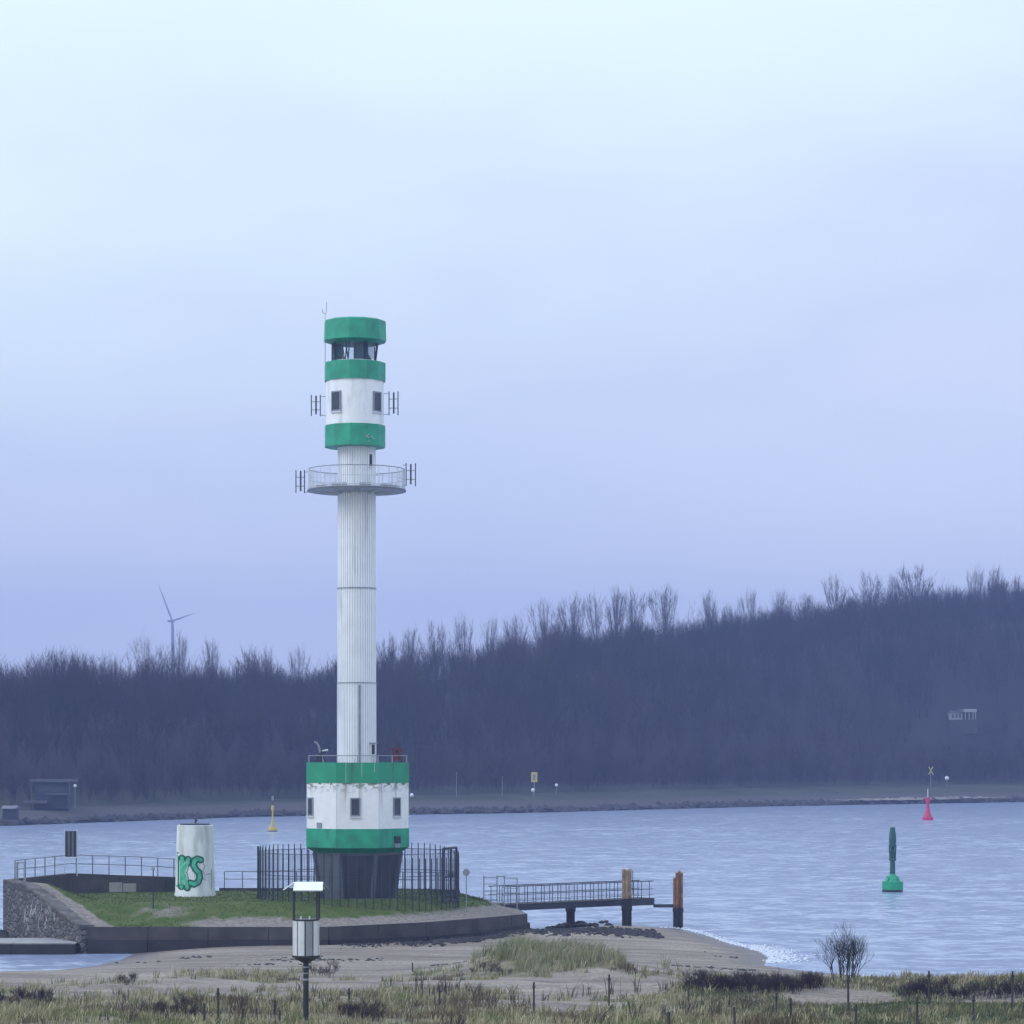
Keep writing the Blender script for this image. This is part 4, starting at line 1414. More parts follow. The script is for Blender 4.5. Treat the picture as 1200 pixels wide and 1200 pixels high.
for x in (-5, 5):
    MB().tube((x/bp, -11/bp, bz(1077)), (x/bp, -11/bp, bz(1073)), 1.0/bp).build('roof_leg_stub', M['pale_metal'], beacon)
# hipped sheet roof: a broad front slope and two side wings
def quad_slab(pts, t, m, name):
    a, b_, c_, d_ = [Vector(q) for q in pts]
    nrm_ = (b_-a).cross(d_-a).normalized()*t
    vs = [a, b_, c_, d_, a-nrm_, b_-nrm_, c_-nrm_, d_-nrm_]
    return MB().add(vs, [(0, 1, 2, 3), (7, 6, 5, 4), (0, 4, 5, 1), (1, 5, 6, 2), (2, 6, 7, 3), (3, 7, 4, 0)]).build(name, m, beacon)
u = 1/bp
quad_slab([(-13.8*u, -15*u, bz(1042.5)), (20.5*u, -15*u, bz(1042.5)), (20.0*u, 3*u, bz(1033.5)), (-13.5*u, 3*u, bz(1033.5))], 0.03, M['roof_white'], 'roof_front')
quad_slab([(20.5*u, 21*u, bz(1042.5)), (-13.8*u, 21*u, bz(1042.5)), (-13.5*u, 3.2*u, bz(1033.5)), (20.0*u, 3.2*u, bz(1033.5))], 0.03, M['roof_white'], 'roof_back')
quad_slab([(-26*u, 14*u, bz(1042)), (-26.5*u, -6*u, bz(1042)), (-15*u, -4*u, bz(1034)), (-15*u, 12*u, bz(1034))], 0.03, M['roof_white'], 'roof_wing')
quad_slab([(26*u, -6*u, bz(1042)), (26*u, 14*u, bz(1042)), (21*u, 12*u, bz(1035)), (21*u, -4*u, bz(1035))], 0.03, M['black'], 'roof_wing')
MB().box((-15*u, -6*u, bz(1043.6)), (21*u, 14*u, bz(1042.8))).build('roof_frame', M['black'], beacon)

# ------------------------------------------------------------------ fence posts in the dunes
POSTS = [
    (284, 1182, 1202, 'dark fence stake at the bottom edge, left member of the four beside the lantern post'),
    (301.5, 1181, 1203, 'dark fence stake at the bottom edge, second of the four beside the lantern post'),
    (322, 1172, 1204, 'tallest of the four dark fence stakes just left of the lantern post'),
    (327.5, 1184, 1204, 'short leaning stake against the tallest stake left of the lantern post'),
    (240, 1176, 1203, 'pale grey fence stake among the grass under the round white hut'),
    (256, 1158, 1200, 'tall thin stake in the grass below the left end of the bar fence'),
    (409, 1158, 1186, 'dark stake in the grass a little right of the lantern post'),
    (484, 1128, 1139, 'short dark stump on the sand between the lantern post and the grass mound'),
    (514.5, 1156, 1186, 'lone dark stake on the sandy hollow below the bar fence gate'),
    (625.5, 1151, 1189, 'dark stake in front of the grassy mound, below the jetty'),
    (713.5, 1142, 1179, 'dark stake on the sand below the blunt mooring pile'),
    (807, 1158, 1176, 'short dark stake at the left edge of the dark thicket'),
    (861.5, 1180, 1204, 'dark stake at the bottom edge in front of the dark thicket'),
    (784.5, 1186, 1204, 'stub of a stake at the bottom edge below the outer mooring pile'),
    (909.5, 1163, 1192, 'thin stake at the right end of the dark thicket'),
    (926.5, 1170, 1204, 'dark stake at the bottom edge left of the bare sand patch'),
    (994.5, 1143, 1188, 'tall dark stake in front of the bare round shrub'),
    (1003, 1176, 1204, 'low dark stake at the bottom edge below the bare round shrub'),
    (1074.5, 1168, 1204, 'dark stake at the bottom edge under the green buoy'),
    (1089.5, 1138, 1181, 'tall dark stake standing before the right-hand thicket under the red buoy'),
    (1140.5, 1166, 1204, 'dark stake at the bottom edge in the green turf at the right'),
    (1186, 1138, 1183, 'tall dark stake nearest the right edge, in front of the thicket'),
]
for px, pt, pb_, lab in POSTS:
    g = ground_at(px, pb_)
    h = (pb_-pt)/F*g.y
    o = thing('fence_post', lab, 'post', g, 0, 'fence stakes in the dunes')
    r_ = 0.035 if h > 0.4 else 0.05
    lean = random.uniform(-0.03, 0.03)
    MB().tube((0, 0, -0.3), (lean, 0, h), r_, r_*0.85, 7).build('stake', M['wood_post'], o)
    if h > 0.6:
        MB().box((lean-0.05, -0.05, h-0.16), (lean+0.05, 0.05, h-0.12)).build('wire_clip', M['dark_metal'], o)

# ------------------------------------------------------------------ dune grass (stuff)
def blades(n_tufts, region, hmin, hmax, per, palette, seed, name, label, cat, mask=None, wid=0.010):
    r = np.random.default_rng(seed)
    x0, x1, y0, y1 = region
    Y = np.sqrt(r.uniform(y0*y0, y1*y1, n_tufts))
    X = r.uniform(-1, 1, n_tufts)*(Y*600/F+2.0) if x0 is None else r.uniform(x0, x1, n_tufts)
    prob = mask(X, Y)
    keep = r.random(n_tufts) < prob
    X, Y = X[keep], Y[keep]
    Z = ground_z(X, Y)
    k = len(X)
    size = (0.10+1.5*fbm(X/1.6, Y/1.6, seed+5))*r.uniform(0.7, 1.25, k)
    pal = np.array(palette)
    pi = np.clip((fbm(X/3.0, Y/4.0, seed+3)*1.9-0.45)*len(pal)+r.normal(0, 0.7, k), 0, len(pal)-0.01).astype(int)
    Xb = np.repeat(X, per); Yb = np.repeat(Y, per); Zb = np.repeat(Z, per)
    n = len(Xb)
    H = np.repeat(size, per)*r.uniform(hmin, hmax, n)
    col = pal[np.repeat(pi, per)]*r.uniform(0.65, 1.35, (n, 1))
    rad = 0.16
    bx = Xb+r.normal(0, rad*0.6, n); by = Yb+r.normal(0, rad*0.6, n)
    lean = r.normal(0, 0.33, (n, 2))
    tx = bx+lean[:, 0]*H+0.10*H; ty = by+lean[:, 1]*H
    ang = r.uniform(-0.6, 0.6, n)
    w = wid*r.uniform(0.7, 1.5, n)
    wx, wy = w*np.cos(ang), w*np.sin(ang)
    mx_, my_ = bx+(tx-bx)*0.35, by+(ty-by)*0.35
    V = np.stack([np.stack([bx-wx, by-wy, Zb-0.05], -1), np.stack([bx+wx, by+wy, Zb-0.05], -1),
                  np.stack([mx_+wx*.8, my_+wy*.8, Zb+H*0.6], -1), np.stack([mx_-wx*.8, my_-wy*.8, Zb+H*0.6], -1),
                  np.stack([tx, ty, Zb+H], -1)], 1).reshape(-1, 3)
    o = np.arange(n)*5
    T = np.concatenate([np.stack([o, o+1, o+2], -1), np.stack([o, o+2, o+3], -1), np.stack([o+3, o+2, o+4], -1)])
    ob = big_mesh(name, V, T, M['blade'], C=np.repeat(col, 5, 0))
    return tag(ob, label, cat, kind='stuff')
STRAW = [(0.16, 0.12, 0.08), (0.27, 0.235, 0.13), (0.37, 0.325, 0.19), (0.45, 0.40, 0.25), (0.20, 0.215, 0.09)]
blades(19000, (None, 0, 66, 126), 0.10, 0.36, 9, STRAW, 3, 'dune_grass', 'pale straw dune grass covering the foreground dunes', 'grass',
       lambda X, Y: sst(0.25, 0.75, veg_mask(X, Y))*(0.30+0.70*sst(0.40, 0.56, fbm(X/1.7, Y/2.6, 222)))*(1-0.85*sst(6, 11, X)*sst(97, 92, Y)*sst(74, 80, Y)))
blades(3000, (-2.8, 8.6, 115.5, 128), 0.30, 0.80, 10, [(0.24, 0.235, 0.13), (0.34, 0.32, 0.19), (0.43, 0.395, 0.25), (0.27, 0.28, 0.14)], 8, 'marram_grass',
       'marram grass tufts on the sand mound below the jetty', 'grass',
       lambda X, Y: sst(0.34, 0.60, np.exp(-((X-1.9)/3.5)**2 - ((Y-121.2)/4.8)**2) + 1.1*(fbm(X/1.3, Y/2.0, 99)-0.5))*sst(0.28, 0.5, fbm(X/0.9, Y/0.9, 55)))
blades(9000, (6, 22, 66, 101), 0.06, 0.20, 6, [(0.10, 0.12, 0.05), (0.14, 0.15, 0.075), (0.20, 0.18, 0.11)], 13, 'turf',
       'short mossy green turf at the lower right', 'grass', lambda X, Y: sst(0.2, 0.6, veg_mask(X, Y)))
blades(520, (-19, 8, 70, 104), 0.3, 0.7, 10, [(0.085, 0.062, 0.055), (0.11, 0.08, 0.065), (0.09, 0.072, 0.062)], 29, 'dead_weeds',
       'dark dead weed stems scattered through the dune grass', 'weeds',
       lambda X, Y: sst(0.55, 0.72, fbm(X/2.6, Y/3.5, 123)))

# ------------------------------------------------------------------ bare shrubs
def twig_mesh(seed, h, w, stems, levels, name, r0, col, twigs_per=3, upright=0.75):
    rs_ = random.Random(seed)
    mb = MB()
    tw = []
    def grow(p, d_, l, r, lev):
        q = p+d_*l
        mb.tube(p, q, r, r*0.65, 4 if lev > 1 else 5, cap=False)
        if lev >= levels:
            return
        for k in range(twigs_per):
            dd2 = (d_+Vector((rs_.gauss(0, .45), rs_.gauss(0, .45), rs_.uniform(0.0, 0.5)*upright))).normalized()
            f = rs_.uniform(0.55, 1.0)
            grow(p+d_*(l*f), dd2, l*rs_.uniform(0.55, 0.8), r*0.55, lev+1)
    for k in range(stems):
        a = rs_.uniform(0, 2*math.pi); rad = w*0.28*math.sqrt(rs_.random())
        d_ = Vector((math.cos(a)*0.35*rs_.random(), math.sin(a)*0.35*rs_.random(), 1)).normalized()
        grow(Vector((rad*math.cos(a), rad*math.sin(a), -0.1)), d_, h*rs_.uniform(0.28, 0.42), r0, 0)
    mb.c = [tuple(c_*rs_.uniform(0.85, 1.15) for c_ in col)]*len(mb.v)
    return mb.mesh(name, M['twig'])
g = ground_at(989, 1150)
sh = thing('bare_shrub', 'round leafless shrub standing alone on the dune edge against the water', 'shrub', g)
sc_ = g.y/F
me = twig_mesh(4, 74*sc_, 58*sc_, 22, 4, 'branches', 0.018, (0.05, 0.043, 0.045), 3, 1.2)
link('branches', me, sh)
def thicket(px0, px1, pyb, pyt, n, label, seed, col=(0.042, 0.030, 0.036)):
    rs_ = random.Random(seed)
    c0 = ground_at((px0+px1)/2, pyb)
    root = thing('thicket', label, 'thicket', c0)
    protos = [twig_mesh(seed*7+i, 1.0, 0.7, 7, 3, 'bush', 0.010, col, 4) for i in range(3)]
    for k in range(n):
        px = px0+(px1-px0)*(k+rs_.random())/n
        g_ = ground_at(px, pyb+rs_.uniform(-4, 6))
        hh = (pyb-pyt)/F*g_.y*rs_.uniform(0.6, 1.1)
        o = link('bush', protos[k % 3], root, g_-c0)
        o.rotation_euler = (0, 0, rs_.uniform(0, 6.28))
        o.scale = (hh*1.1, hh*1.1, hh)
    return root
thicket(806, 962, 1160, 1130, 40, 'dark leafless thicket on the dune edge left of the round bare shrub', 3)
thicket(1058, 1205, 1166, 1140, 40, 'dark leafless thicket along the water at the right edge', 5)
thicket(-5, 62, 1176, 1150, 14, 'dark scrub at the lower left corner', 7)
thicket(138, 160, 1152, 1134, 5, 'small dark bush on the sand below the sea wall at the left', 9)
thicket(182, 240, 1190, 1160, 8, 'dark weedy clump in the grass under the round white hut', 10, (0.06, 0.045, 0.045))
thicket(362, 400, 1140, 1120, 7, 'brown scrub just right of the lantern post', 11, (0.07, 0.052, 0.045))
thicket(402, 450, 1192, 1160, 9, 'purplish dead weeds at the bottom centre left', 12, (0.065, 0.045, 0.05))
thicket(555, 600, 1140, 1122, 6, 'low dark brush at the foot of the grass mound', 14, (0.07, 0.06, 0.045))

# ------------------------------------------------------------------ buoys
def buoy(px, pyb, rows, label, group=None):
    Y = CAMZ*F/(pyb-HZ)
    k = Y/F
    root = thing('buoy', label, 'buoy', ((px-600)*k, Y, 0), 0, group)
    for name, prof, m, n in rows:
        MB().lathe([(r*k, (pyb-y)*k) for r, y in prof], n, (0, 0, 0)).build(name, m, root, smooth=n > 10)
    return root, k
gb_, k = buoy(1046, 1045, [
    ('waterline', [(11.6, 1050), (12.2, 1043.5), (12.2, 1042.5)], M['buoy_black'], 24),
    ('float', [(12.4, 1042.4), (12.4, 1033.2), (11.6, 1032.4)], M['buoy_green'], 24),
    ('skirt', [(9.0, 1032.3), (7.0, 1029), (4.6, 1026.2), (3.4, 1024)], M['buoy_green'], 18),
    ('column', [(3.3, 1023.8), (2.9, 1009)], M['buoy_green_dark'], 14),
    ('collar', [(3.2, 1008.8), (4.4, 1007.6), (4.4, 1006.0), (3.4, 1005.4)], M['buoy_green_dark'], 14),
    ('mid_ring', [(4.6, 991.8), (4.6, 990.2)], M['buoy_green_dark'], 14),
    ('top_mark', [(3.9, 990), (4.3, 984), (4.0, 977), (3.1, 973), (2.9, 970)], M['buoy_green_dark'], 14),
    ('lamp', [(2.6, 969.8), (2.8, 968.6), (1.6, 967.8)], M['grey_metal'], 12),
], 'large green channel buoy with a dark slatted top, on the water at the right')
for j in range(6):
    t = 2*math.pi*j/6
    MB().tube((3.3*k*math.sin(t), -3.3*k*math.cos(t), (1045-1005.5)*k), (3.8*k*math.sin(t+0.5), -3.8*k*math.cos(t+0.5), (1045-991.7)*k), 0.75*k).build('lattice_bar', M['buoy_green_dark'], gb_)
MB().lathe([(2.0*k, (1045-1005.4)*k), (2.0*k, (1045-991.8)*k)], 10).build('inner_tube', M['buoy_green_dark'], gb_)
for j in range(4):
    t = math.pi/4+math.pi/2*j
    MB().tube((9.5*k*math.sin(t), -9.5*k*math.cos(t), (1045-1032.2)*k), (7.5*k*math.sin(t), -7.5*k*math.cos(t), (1045-1027)*k), 1.0*k).build('lifting_lug', M['buoy_green'], gb_)
rb, k = buoy(1087.3, 961, [
    ('waterline', [(6.2, 964), (6.3, 960.2)], M['buoy_red'], 20),
    ('float', [(6.4, 960.1), (6.4, 957.8), (5.0, 956.8)], M['buoy_red'], 20),
    ('skirt', [(4.6, 956.7), (3.2, 952), (2.2, 947.6)], M['buoy_red'], 16),
    ('column', [(2.0, 947.5), (1.7, 941)], M['buoy_red'], 12),
    ('top_mark', [(2.5, 940.8), (2.5, 934.5), (1.2, 934)], M['buoy_red'], 12),
], 'small red channel buoy far out near the opposite shore')
MB().tube((0, 0, (961-934)*k), (0, 0, (961-924.5)*k), 0.55*k).build('mast', M['pale_metal'], rb)
yb, k = buoy(319.5, 974.3, [
    ('waterline', [(5.4, 977), (5.6, 973.4)], M['buoy_black'], 20),
    ('float', [(5.8, 973.3), (5.6, 971), (4.2, 968.6)], M['buoy_yellow'], 20),
    ('skirt', [(3.0, 968.5), (1.8, 964.5), (1.3, 960)], M['buoy_yellow'], 14),
    ('column', [(1.1, 959.8), (0.9, 950)], M['buoy_yellow'], 12),
    ('top_mark', [(1.7, 949.8), (1.7, 945), (0.9, 943.5)], M['buoy_yellow'], 12),
], 'yellow buoy with a tall thin mast, on the water left of the lighthouse')
MB().tube((0, 0, (974.3-943.5)*k), (0, 0, (974.3-929)*k), 0.5*k).build('mast', M['dark_metal'], yb)
MB().box((-0.9*k, -0.3*k, (974.3-938)*k), (0.9*k, 0.3*k, (974.3-933)*k)).build('mast_lamp', M['pale_metal'], yb)

# ------------------------------------------------------------------ far shore: bank, promenade, wooded hill
SX = [-1250, -500, -200, -110, -72.4, -41.7, 0, 50, 109, 250, 500, 1250]
SY = [330, 350, 372, 388, 398, 458, 485, 550, 600, 640, 690, 760]
HX = [-1250, -300, -160, -90, -51, -20, 0, 30, 59, 81, 127, 250, 500, 1250]
HH = [13.5, 13.5, 14.2, 14.5, 16.4, 19.6, 23.6, 29.4, 32.4, 37.6, 42.0, 45, 47, 45]
def shore_y(X):
    return np.interp(X, SX, SY)
def crest(X):
    return np.interp(X, HX, HH)
def far_z(X, D):
    """height of the far land at distance D behind its shoreline"""
    c_ = crest(X)
    bank = np.interp(D, [-6, 0, 1.0, 3.5, 10, 24], [-1.6, -0.1, 0.7, 1.2, 3.6, 4.3])
    bank = np.where(bank > 0, bank*np.interp(X, [-110, -72, 0, 109], [0.45, 0.48, 0.74, 0.90]), bank)
    b24 = 4.3*np.interp(X, [-110, -72, 0, 109], [0.45, 0.48, 0.74, 0.90])
    hill = np.where(D <= 110, b24+(c_-b24)*np.sin(np.clip((D-24)/86, 0, 1)*math.pi/2)**0.9,
                    np.interp(D, [110, 165, 420, 2000], [1.0, 1.15, 0.80, 0.25])*c_ + np.interp(D, [110, 165, 420, 1200], [0, 3.6, 2.0, 0]))
    return np.where(D < 24, bank, hill)
xs = np.concatenate([np.linspace(-1250, -160, 40, endpoint=False), np.linspace(-160, 200, 220, endpoint=False), np.linspace(200, 1250, 40)])
Ds = np.concatenate([[-6, -2, 0, 0.5, 1, 2, 3.5, 5, 7, 9, 10, 12, 16, 20, 24], np.linspace(28, 110, 24), [125, 145, 165, 220, 300, 420, 800, 1200, 1700]])
FX, FD = np.meshgrid(xs, Ds)
jit = (fbm(FX/6.0, FD*0+1.7, 61)-0.5)*3.0
FY = shore_y(FX)+FD+jit*sst(14, 0, FD)
FZ = far_z(FX, FD)+(fbm(FX/3.0, FD/1.5, 67)-0.5)*0.55*sst(-1, 1, FD)
nx, ny = len(xs), len(Ds)
fi = np.arange(nx*ny).reshape(ny, nx)
FQ = np.stack([fi[:-1, :-1], fi[:-1, 1:], fi[1:, 1:], fi[1:, :-1]], -1).reshape(-1, 4)
far = big_mesh('hill', np.stack([FX, FY, FZ], -1).reshape(-1, 3), FQ, M['farland'], smooth=True)
struct(far)
def fz1(x, y):
    return float(far_z(np.array([x]), np.array([y-float(shore_y(x))]))[0])
Vb, Qb = [], []
for i in range(60):
    x = 62+i*0.78
    t = math.sin(math.pi*i/59)
    jj = float((fbm(np.array([x/6.0]), np.array([1.7]), 61)[0]-0.5)*3.0)
    for D in (0.7+1.2*random.random()*(1-t), 1.3+(2.4*t)*random.uniform(0.25, 1.0)):
        Vb.append((x, float(shore_y(x))+D+jj*float(sst(14, 0, D)), fz1(x, float(shore_y(x))+D)+0.42))
for i in range(59):
    Qb.append((2*i, 2*i+2, 2*i+3, 2*i+1))
struct(big_mesh('beach', Vb, Qb, mat('far_sand', (0.22, 0.185, 0.155), 0.95, 0.45, 0.35), smooth=True))
# boulders along the far waterline
mb = MB(); rs = random.Random(77)
for k in range(1300):
    x = rs.uniform(-110, 160)
    y = float(shore_y(x))+rs.uniform(-1.0, 3.2)+float((fbm(np.array([x/6.0]), np.array([1.7]), 61)[0]-0.5)*3.0)
    if 64 < x < 106 and rs.random() < 0.7:
        continue
    n4 = 5
    c_ = (x, y, rs.uniform(0.0, 0.6)+max(0, fz1(x, y))*0.8)
    r_ = rs.uniform(0.25, 0.7)
    vs = [(c_[0]+r_*1.4*math.cos(2*math.pi*i/n4), c_[1]+r_*math.sin(2*math.pi*i/n4), c_[2]-0.3) for i in range(n4)]+[(c_[0]+rs.gauss(0, .1), c_[1], c_[2]+r_*0.55)]
    mb.add(vs, [(i, (i+1) % n4, n4) for i in range(n4)])
o = mb.build('rubble', M['rock'])
tag(o, 'dark stone edging along the waterline of the far shore', 'rubble', kind='stuff')

# --- bare trees -----------------------------------------------------------
def tree_arrays(seed, h, w, n_twig, shape):
    """twig blades (quads) of a leafless crown; returns V (n*4,3)"""
    r = np.random.default_rng(seed)
    out = []
    def blade(p, q, w0, w1):
        d_ = q-p
        s = np.array([d_[1], -d_[0], 0.0])
        a = r.uniform(0, math.pi)
        s = np.array([math.cos(a), math.sin(a)*0.6, 0.1])
        out.append([p-s*w0, p+s*w0, q])
    nb = 22
    zb = h*0.15
    zc = h*{'round': 0.56, 'tall': 0.52, 'fan': 0.55}[shape]      # centre of the crown's ellipsoid
    rz = h-zc
    lop = r.uniform(-0.12, 0.12, 2)*w
    for b in range(nb):
        a = 2*math.pi*b/nb*2.4+r.normal(0, .3)
        # a limb tip on a shell inside the crown
        u = math.sqrt(r.random())*(0.95 if shape != 'fan' else 0.8)
        rad = w*0.5*u
        z1 = zc+rz*math.sqrt(max(0.02, 1-u*u))*r.uniform(0.55, 0.86)
        p = np.array([0, 0, zb+h*r.uniform(0, .30)])
        q = np.array([rad*math.cos(a)+lop[0], rad*math.sin(a)+lop[1], z1])
        mid = p*0.5+q*0.5+np.array([0.10*rad*math.cos(a), .10*rad*math.sin(a), -0.02*h])
        blade(p, mid, 0.07, 0.05); blade(mid, q, 0.045, 0.02)
        for k in range(n_twig//nb):
            f = r.uniform(0.30, 1.0)
            s = mid+(q-mid)*(2*f-1) if f > .5 else p+(mid-p)*2*f
            up = np.array([r.normal(0, .42)+0.35*u*math.cos(a), r.normal(0, .42)+0.35*u*math.sin(a), r.uniform(0.5, 1.1)])
            l = h*r.uniform(0.05, 0.17)
            e = s+up/np.linalg.norm(up)*l
            blade(s, e, 0.034, 0.012)
            if r.random() < 0.7:
                up2 = up+r.normal(0, .55, 3)
                blade(s+(e-s)*.5, s+(e-s)*.5+up2/np.linalg.norm(up2)*l*0.7, 0.028, 0.012)
    return np.array(out).reshape(-1, 3)
def quads(n):
    return np.arange(n).reshape(-1, 3)
# forest mass
FT = [tree_arrays(100+i, 1.0*13, 7.5, 260, s) for i, s in enumerate(('round', 'tall', 'fan', 'round', 'fan', 'tall'))]
pal = 0.66*np.array([(0.050, 0.036, 0.044), (0.064, 0.042, 0.050), (0.040, 0.034, 0.040), (0.056, 0.040, 0.042), (0.024, 0.034, 0.026), (0.075, 0.052, 0.058)])
Vs, Cs = [], []
r = np.random.default_rng(5)
HOUSE_Y = 600.0
for _d in np.arange(25, 90, 0.5):
    _x = (1128-600)/F*HOUSE_Y
    HOUSE_Y = float(shore_y(_x))+_d
    HOUSE_X = (1128-600)/F*HOUSE_Y
    if float(far_z(np.array([HOUSE_X]), np.array([_d]))[0]) > CAMZ-(844-HZ)/F*HOUSE_Y:
        break
nt_ = 0
for k in range(6000):
    x = r.uniform(-150, 205); D = r.uniform(15, 150)
    y = float(shore_y(x))+D
    pxp = 600+x/y*F
    if not (-120 < pxp < 1330):
        continue
    z = float(far_z(np.array([x]), np.array([D]))[0])
    s = r.uniform(0.72, 1.05)*(0.7 if D < 30 else 1.0)*(0.50+0.95*float(fbm(np.array([x/7.0]), np.array([D/14.0]), 191)[0]))
    if k % 5 == 0:
        D = r.uniform(95, 160)
        y = float(shore_y(x))+D
        z = float(far_z(np.array([x]), np.array([D]))[0])
        s *= 0.45
    if k % 7 == 3:
        D = r.uniform(21, 32)
        y = float(shore_y(x))+D
        z = float(far_z(np.array([x]), np.array([D]))[0])
        s = r.uniform(0.22, 0.42)
    if D > 112:
        s *= 0.66
    if abs(pxp-1128) < 29 and y < HOUSE_Y+7 and HZ-(z+13*s-CAMZ)/y*F < 842:
        continue
    A = FT[r.integers(0, len(FT))]
    a = r.uniform(0, 6.28)
    ca, sa = math.cos(a), math.sin(a)
    wd = r.uniform(0.8, 1.15)
    B = np.stack([(A[:, 0]*ca-A[:, 1]*sa)*s*wd+x, (A[:, 0]*sa+A[:, 1]*ca)*s*wd+y, A[:, 2]*s+z-0.3], -1)
    Vs.append(B.astype(np.float32))
    n_ = fbm(np.array([x/18]), np.array([D/18]), 91)[0]
    c_ = pal[int(np.clip((n_*1.8-0.4)*6+r.normal(0, .9), 0, 5))]*r.uniform(0.5, 1.35)
    Cs.append(np.tile(c_.astype(np.float32), (len(B), 1)))
    nt_ += 1
V = np.concatenate(Vs); C = np.concatenate(Cs)
forest = big_mesh('forest', V, quads(len(V)), M['twig'], C=C)
tag(forest, 'dark leafless wood covering the whole hillside across the water', 'forest', kind='stuff')
print('forest trees', nt_, 'quads', len(V)//4)

# trees one can tell apart on the skyline
TREE_MESH = {}
TREE_TOP = {}
for i, s in enumerate(('round', 'tall', 'fan', 'round', 'fan', 'tall')):
    A = tree_arrays(300+i, 14.0, 8.5 if s != 'tall' else 5.2, 760, s)
    me_o = bpy.data.meshes.new('crown')
    me_o.from_pydata(A.tolist(), [], quads(len(A)).tolist())
    at = me_o.color_attributes.new('tint', 'FLOAT_COLOR', 'POINT')
    at.data.foreach_set('color', np.tile(np.array([0.064, 0.052, 0.056, 1], dtype=np.float32), len(A)))
    me_o.materials.append(M['twig'])
    tr = MB().tube((0, 0, -1.5), (0, 0, 4.0), 0.24, 0.17, 7).tube((0, 0, 4.0), (0.2, 0.1, 8.5), 0.17, 0.07, 6)
    TREE_TOP[i] = float(np.percentile(A[:, 2], 99.3))
    TREE_MESH[i] = (me_o, tr.mesh('trunk', M['bark']))
SKY = [  # px, crown top row, mesh, relative width, label
    (12, 782, 3, 0.8, 'low bare tree on the skyline at the very left edge'),
    (36, 770, 0, 0.9, 'rounded bare tree on the skyline near the left edge, second from the edge'),
    (66, 763, 0, 1.1, 'broad bare tree on the left skyline above the dark display board'),
    (98, 761, 4, 1.1, 'dense bare tree on the left skyline, just left of the dip in the ridge'),
    (133, 768, 1, 0.8, 'narrow bare tree standing in the dip of the left skyline'),
    (172, 745, 0, 1.15, 'broad round bare tree just left of the wind turbine'),
    (210, 741, 1, 0.8, 'slender bare tree just right of the wind turbine mast'),
    (248, 748, 4, 0.8, 'bare tree crown right of the wind turbine, above the white round hut'),
    (293, 757, 5, 0.7, 'small dark tree on the skyline above the left end of the bar fence'),
    (316, 757, 5, 0.7, 'small dark tree on the skyline above the yellow buoy'),
    (350, 757, 3, 0.8, 'low tree on the skyline nearest the lighthouse on its left'),
    (456, 744, 3, 0.8, 'low bare tree on the skyline touching the lighthouse shaft on its right'),
    (480, 735, 4, 0.9, 'pale thin bare tree, second to the right of the lighthouse shaft'),
    (509, 727, 0, 0.9, 'fan shaped bare tree standing clear, third to the right of the lighthouse'),
    (544, 720, 2, 0.8, 'upright bare tree standing clear on the slope of the ridge, above the round sign'),
    (572, 722, 4, 0.8, 'bushy bare tree on the rising ridge above the jetty gate'),
    (604, 719, 3, 0.9, 'rounded tree on the rising ridge at the middle of the picture'),
    (640, 702, 0, 1.1, 'wide rounded bare tree at the shoulder of the ridge'),
    (673, 697, 2, 1.0, 'fan shaped bare tree right of the wide one at the ridge shoulder'),
    (700, 694, 4, 0.9, 'bare tree in the tall row, third from its left end'),
    (722, 688, 1, 1.0, 'tall narrow bare tree in the row above the blunt mooring pile'),
    (743, 690, 2, 0.9, 'many stemmed bare tree in the row, between two tall neighbours above the jetty end'),
    (780, 686, 2, 1.1, 'broom shaped bare tree standing clear on the ridge above the outer pile'),
    (832, 692, 1, 0.9, 'thin bare tree standing alone in the gap of the ridge'),
    (852, 708, 5, 0.7, 'small bare tree right of the lone thin tree in the gap'),
    (881, 690, 2, 0.9, 'upright bare tree on the ridge, left of the pair above the dark thicket'),
    (911, 690, 4, 0.9, 'upright bare tree on the ridge, right of the pair above the dark thicket'),
    (945, 700, 3, 0.8, 'low rounded tree on the ridge just left of the big group of three'),
    (979, 673, 0, 0.9, 'round bare tree, left of the big group of three on the ridge'),
    (1018, 670, 0, 1.3, 'wide round bare tree, middle of the big group of three on the ridge'),
    (1046, 672, 1, 0.8, 'slim bare tree between the two biggest crowns on the ridge'),
    (1073, 661, 0, 1.5, 'largest rounded bare tree on the ridge, at the top right'),
    (1118, 686, 3, 0.9, 'low dark bushy tree right of the largest rounded tree'),
    (1143, 664, 2, 0.9, 'thin bare tree near the right end of the ridge, left of the last two'),
    (1167, 664, 4, 0.9, 'thin bare tree near the right end of the ridge, next to last'),
    (1192, 674, 1, 0.9, 'last bare tree of the ridge, touching the right edge'),
]
for px, py, mi, wr, lab in SKY:
    D = 104.0+random.uniform(-4, 6)
    Y = 560.0
    for _ in range(12):
        x = (px-600)/F*Y
        Y = float(shore_y(x))+D
    x = (px-600)/F*Y
    z = fz1(x, Y)
    top = CAMZ-(py-HZ)/F*Y
    s = max(0.45, (top-z)/TREE_TOP[mi])
    o = thing('bare_tree', lab, 'tree', (x, Y, z), random.uniform(0, 6.28), 'bare trees along the skyline')
    o.scale = ((0.32+0.55*s)*wr*0.85, (0.32+0.55*s)*wr*0.85, s)
    link('crown', TREE_MESH[mi][0], o)
    link('trunk', TREE_MESH[mi][1], o)

